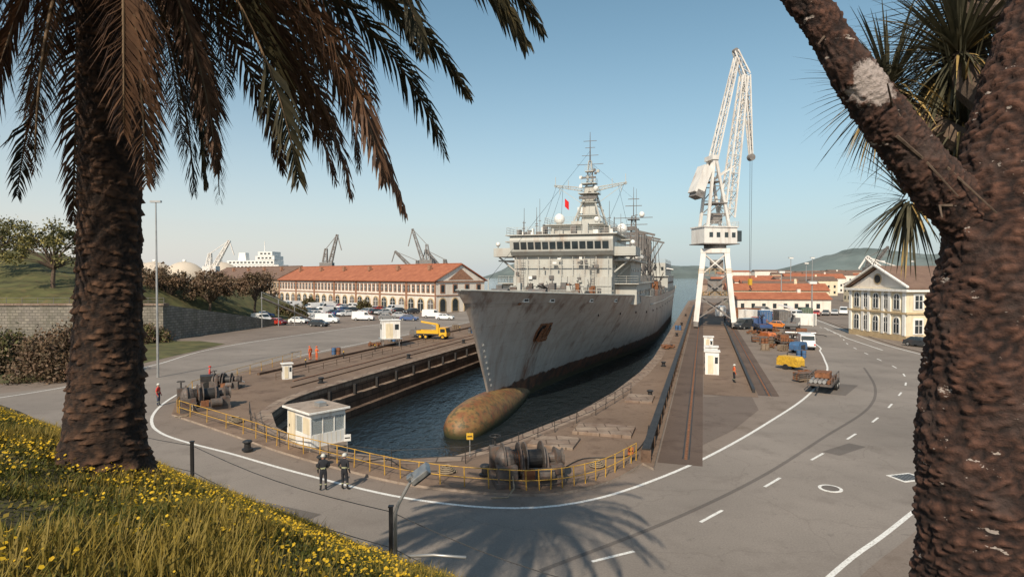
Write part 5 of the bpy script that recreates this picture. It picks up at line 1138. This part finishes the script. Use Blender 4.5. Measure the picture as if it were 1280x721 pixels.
mb.cyl((x,y,0),(x,y,18),.13,'steel',.07,8); mb.box((x,y,18),(1.1,.3,.2),'steel'); mb.done('light_pole')
mb=MB()
mb.beam((-50.5,121,6),(-43,128,1.2),1.6,'greydk',.25); mb.beam((-50.5,121,7.2),(-43,128,2.4),.1,'steel')
for t in (0,.33,.66,1): mb.cyl((-50.5+7.5*t,121+7*t,0),(-50.5+7.5*t,121+7*t,7.2-4.8*t),.09,'steel',n=6)
mb.done('access_ramp')
# ---------------------------------------------------------------- light, world, camera
el=R(40); Lh=Vector((.31,.951,0)).normalized()
sun=bpy.data.lights.new('sun','SUN'); sun.energy=5.0; sun.angle=R(.5); sun.color=(1,.865,.69); so=bpy.data.objects.new('sun',sun); S.collection.objects.link(so)
dv=Vector((Lh.x*math.cos(el),Lh.y*math.cos(el),-math.sin(el))); so.rotation_euler=dv.to_track_quat('-Z','Y').to_euler()
w=bpy.data.worlds.new('World'); S.world=w; w.use_nodes=True; n=w.node_tree; n.nodes.clear()
sk=n.nodes.new('ShaderNodeTexSky'); sk.sky_type='NISHITA'; sk.sun_disc=False; sk.sun_elevation=el; sk.sun_rotation=math.atan2(-Lh.x,-Lh.y)%(2*math.pi); sk.air_density=1.0; sk.dust_density=1.0; sk.ozone_density=1.0; sk.altitude=0
hs=N(n,'ShaderNodeHueSaturation'); hs.inputs['Saturation'].default_value=1.0; hs.inputs['Hue'].default_value=.475; n.links.new(sk.outputs[0],hs.inputs['Color'])
tc=n.nodes.new('ShaderNodeTexCoord'); sp=n.nodes.new('ShaderNodeSeparateXYZ'); n.links.new(tc.outputs['Generated'],sp.inputs[0])
pw=N(n,'ShaderNodeMath',operation='POWER'); n.links.new(mrange(n,sp.outputs[2],0,.45,1,0),pw.inputs[0]); pw.inputs[1].default_value=2.0
hz=mixc(n,mrange(n,sp.outputs[0],-.75,.3,1,0),(3.9,4.8,5.2),(6.6,6.2,5.8)); fac=mul(n,pw.outputs[0],.85)
col=mixc(n,fac,hs.outputs[0],hz)
bg=n.nodes.new('ShaderNodeBackground'); bg.inputs[1].default_value=.125; ou=n.nodes.new('ShaderNodeOutputWorld'); n.links.new(col,bg.inputs[0]); n.links.new(bg.outputs[0],ou.inputs[0])
cd=bpy.data.cameras.new('camera'); cd.lens=21.1; cd.sensor_width=36; cd.clip_end=20000; cd.clip_start=.05; co=bpy.data.objects.new('camera',cd); co.location=(0,0,10.4); co.rotation_euler=(R(90-1.18),0,0); S.collection.objects.link(co); S.camera=co
S.view_settings.view_transform='Standard'; S.view_settings.look='None'; S.view_settings.exposure=0
print('objects',len(bpy.data.objects))
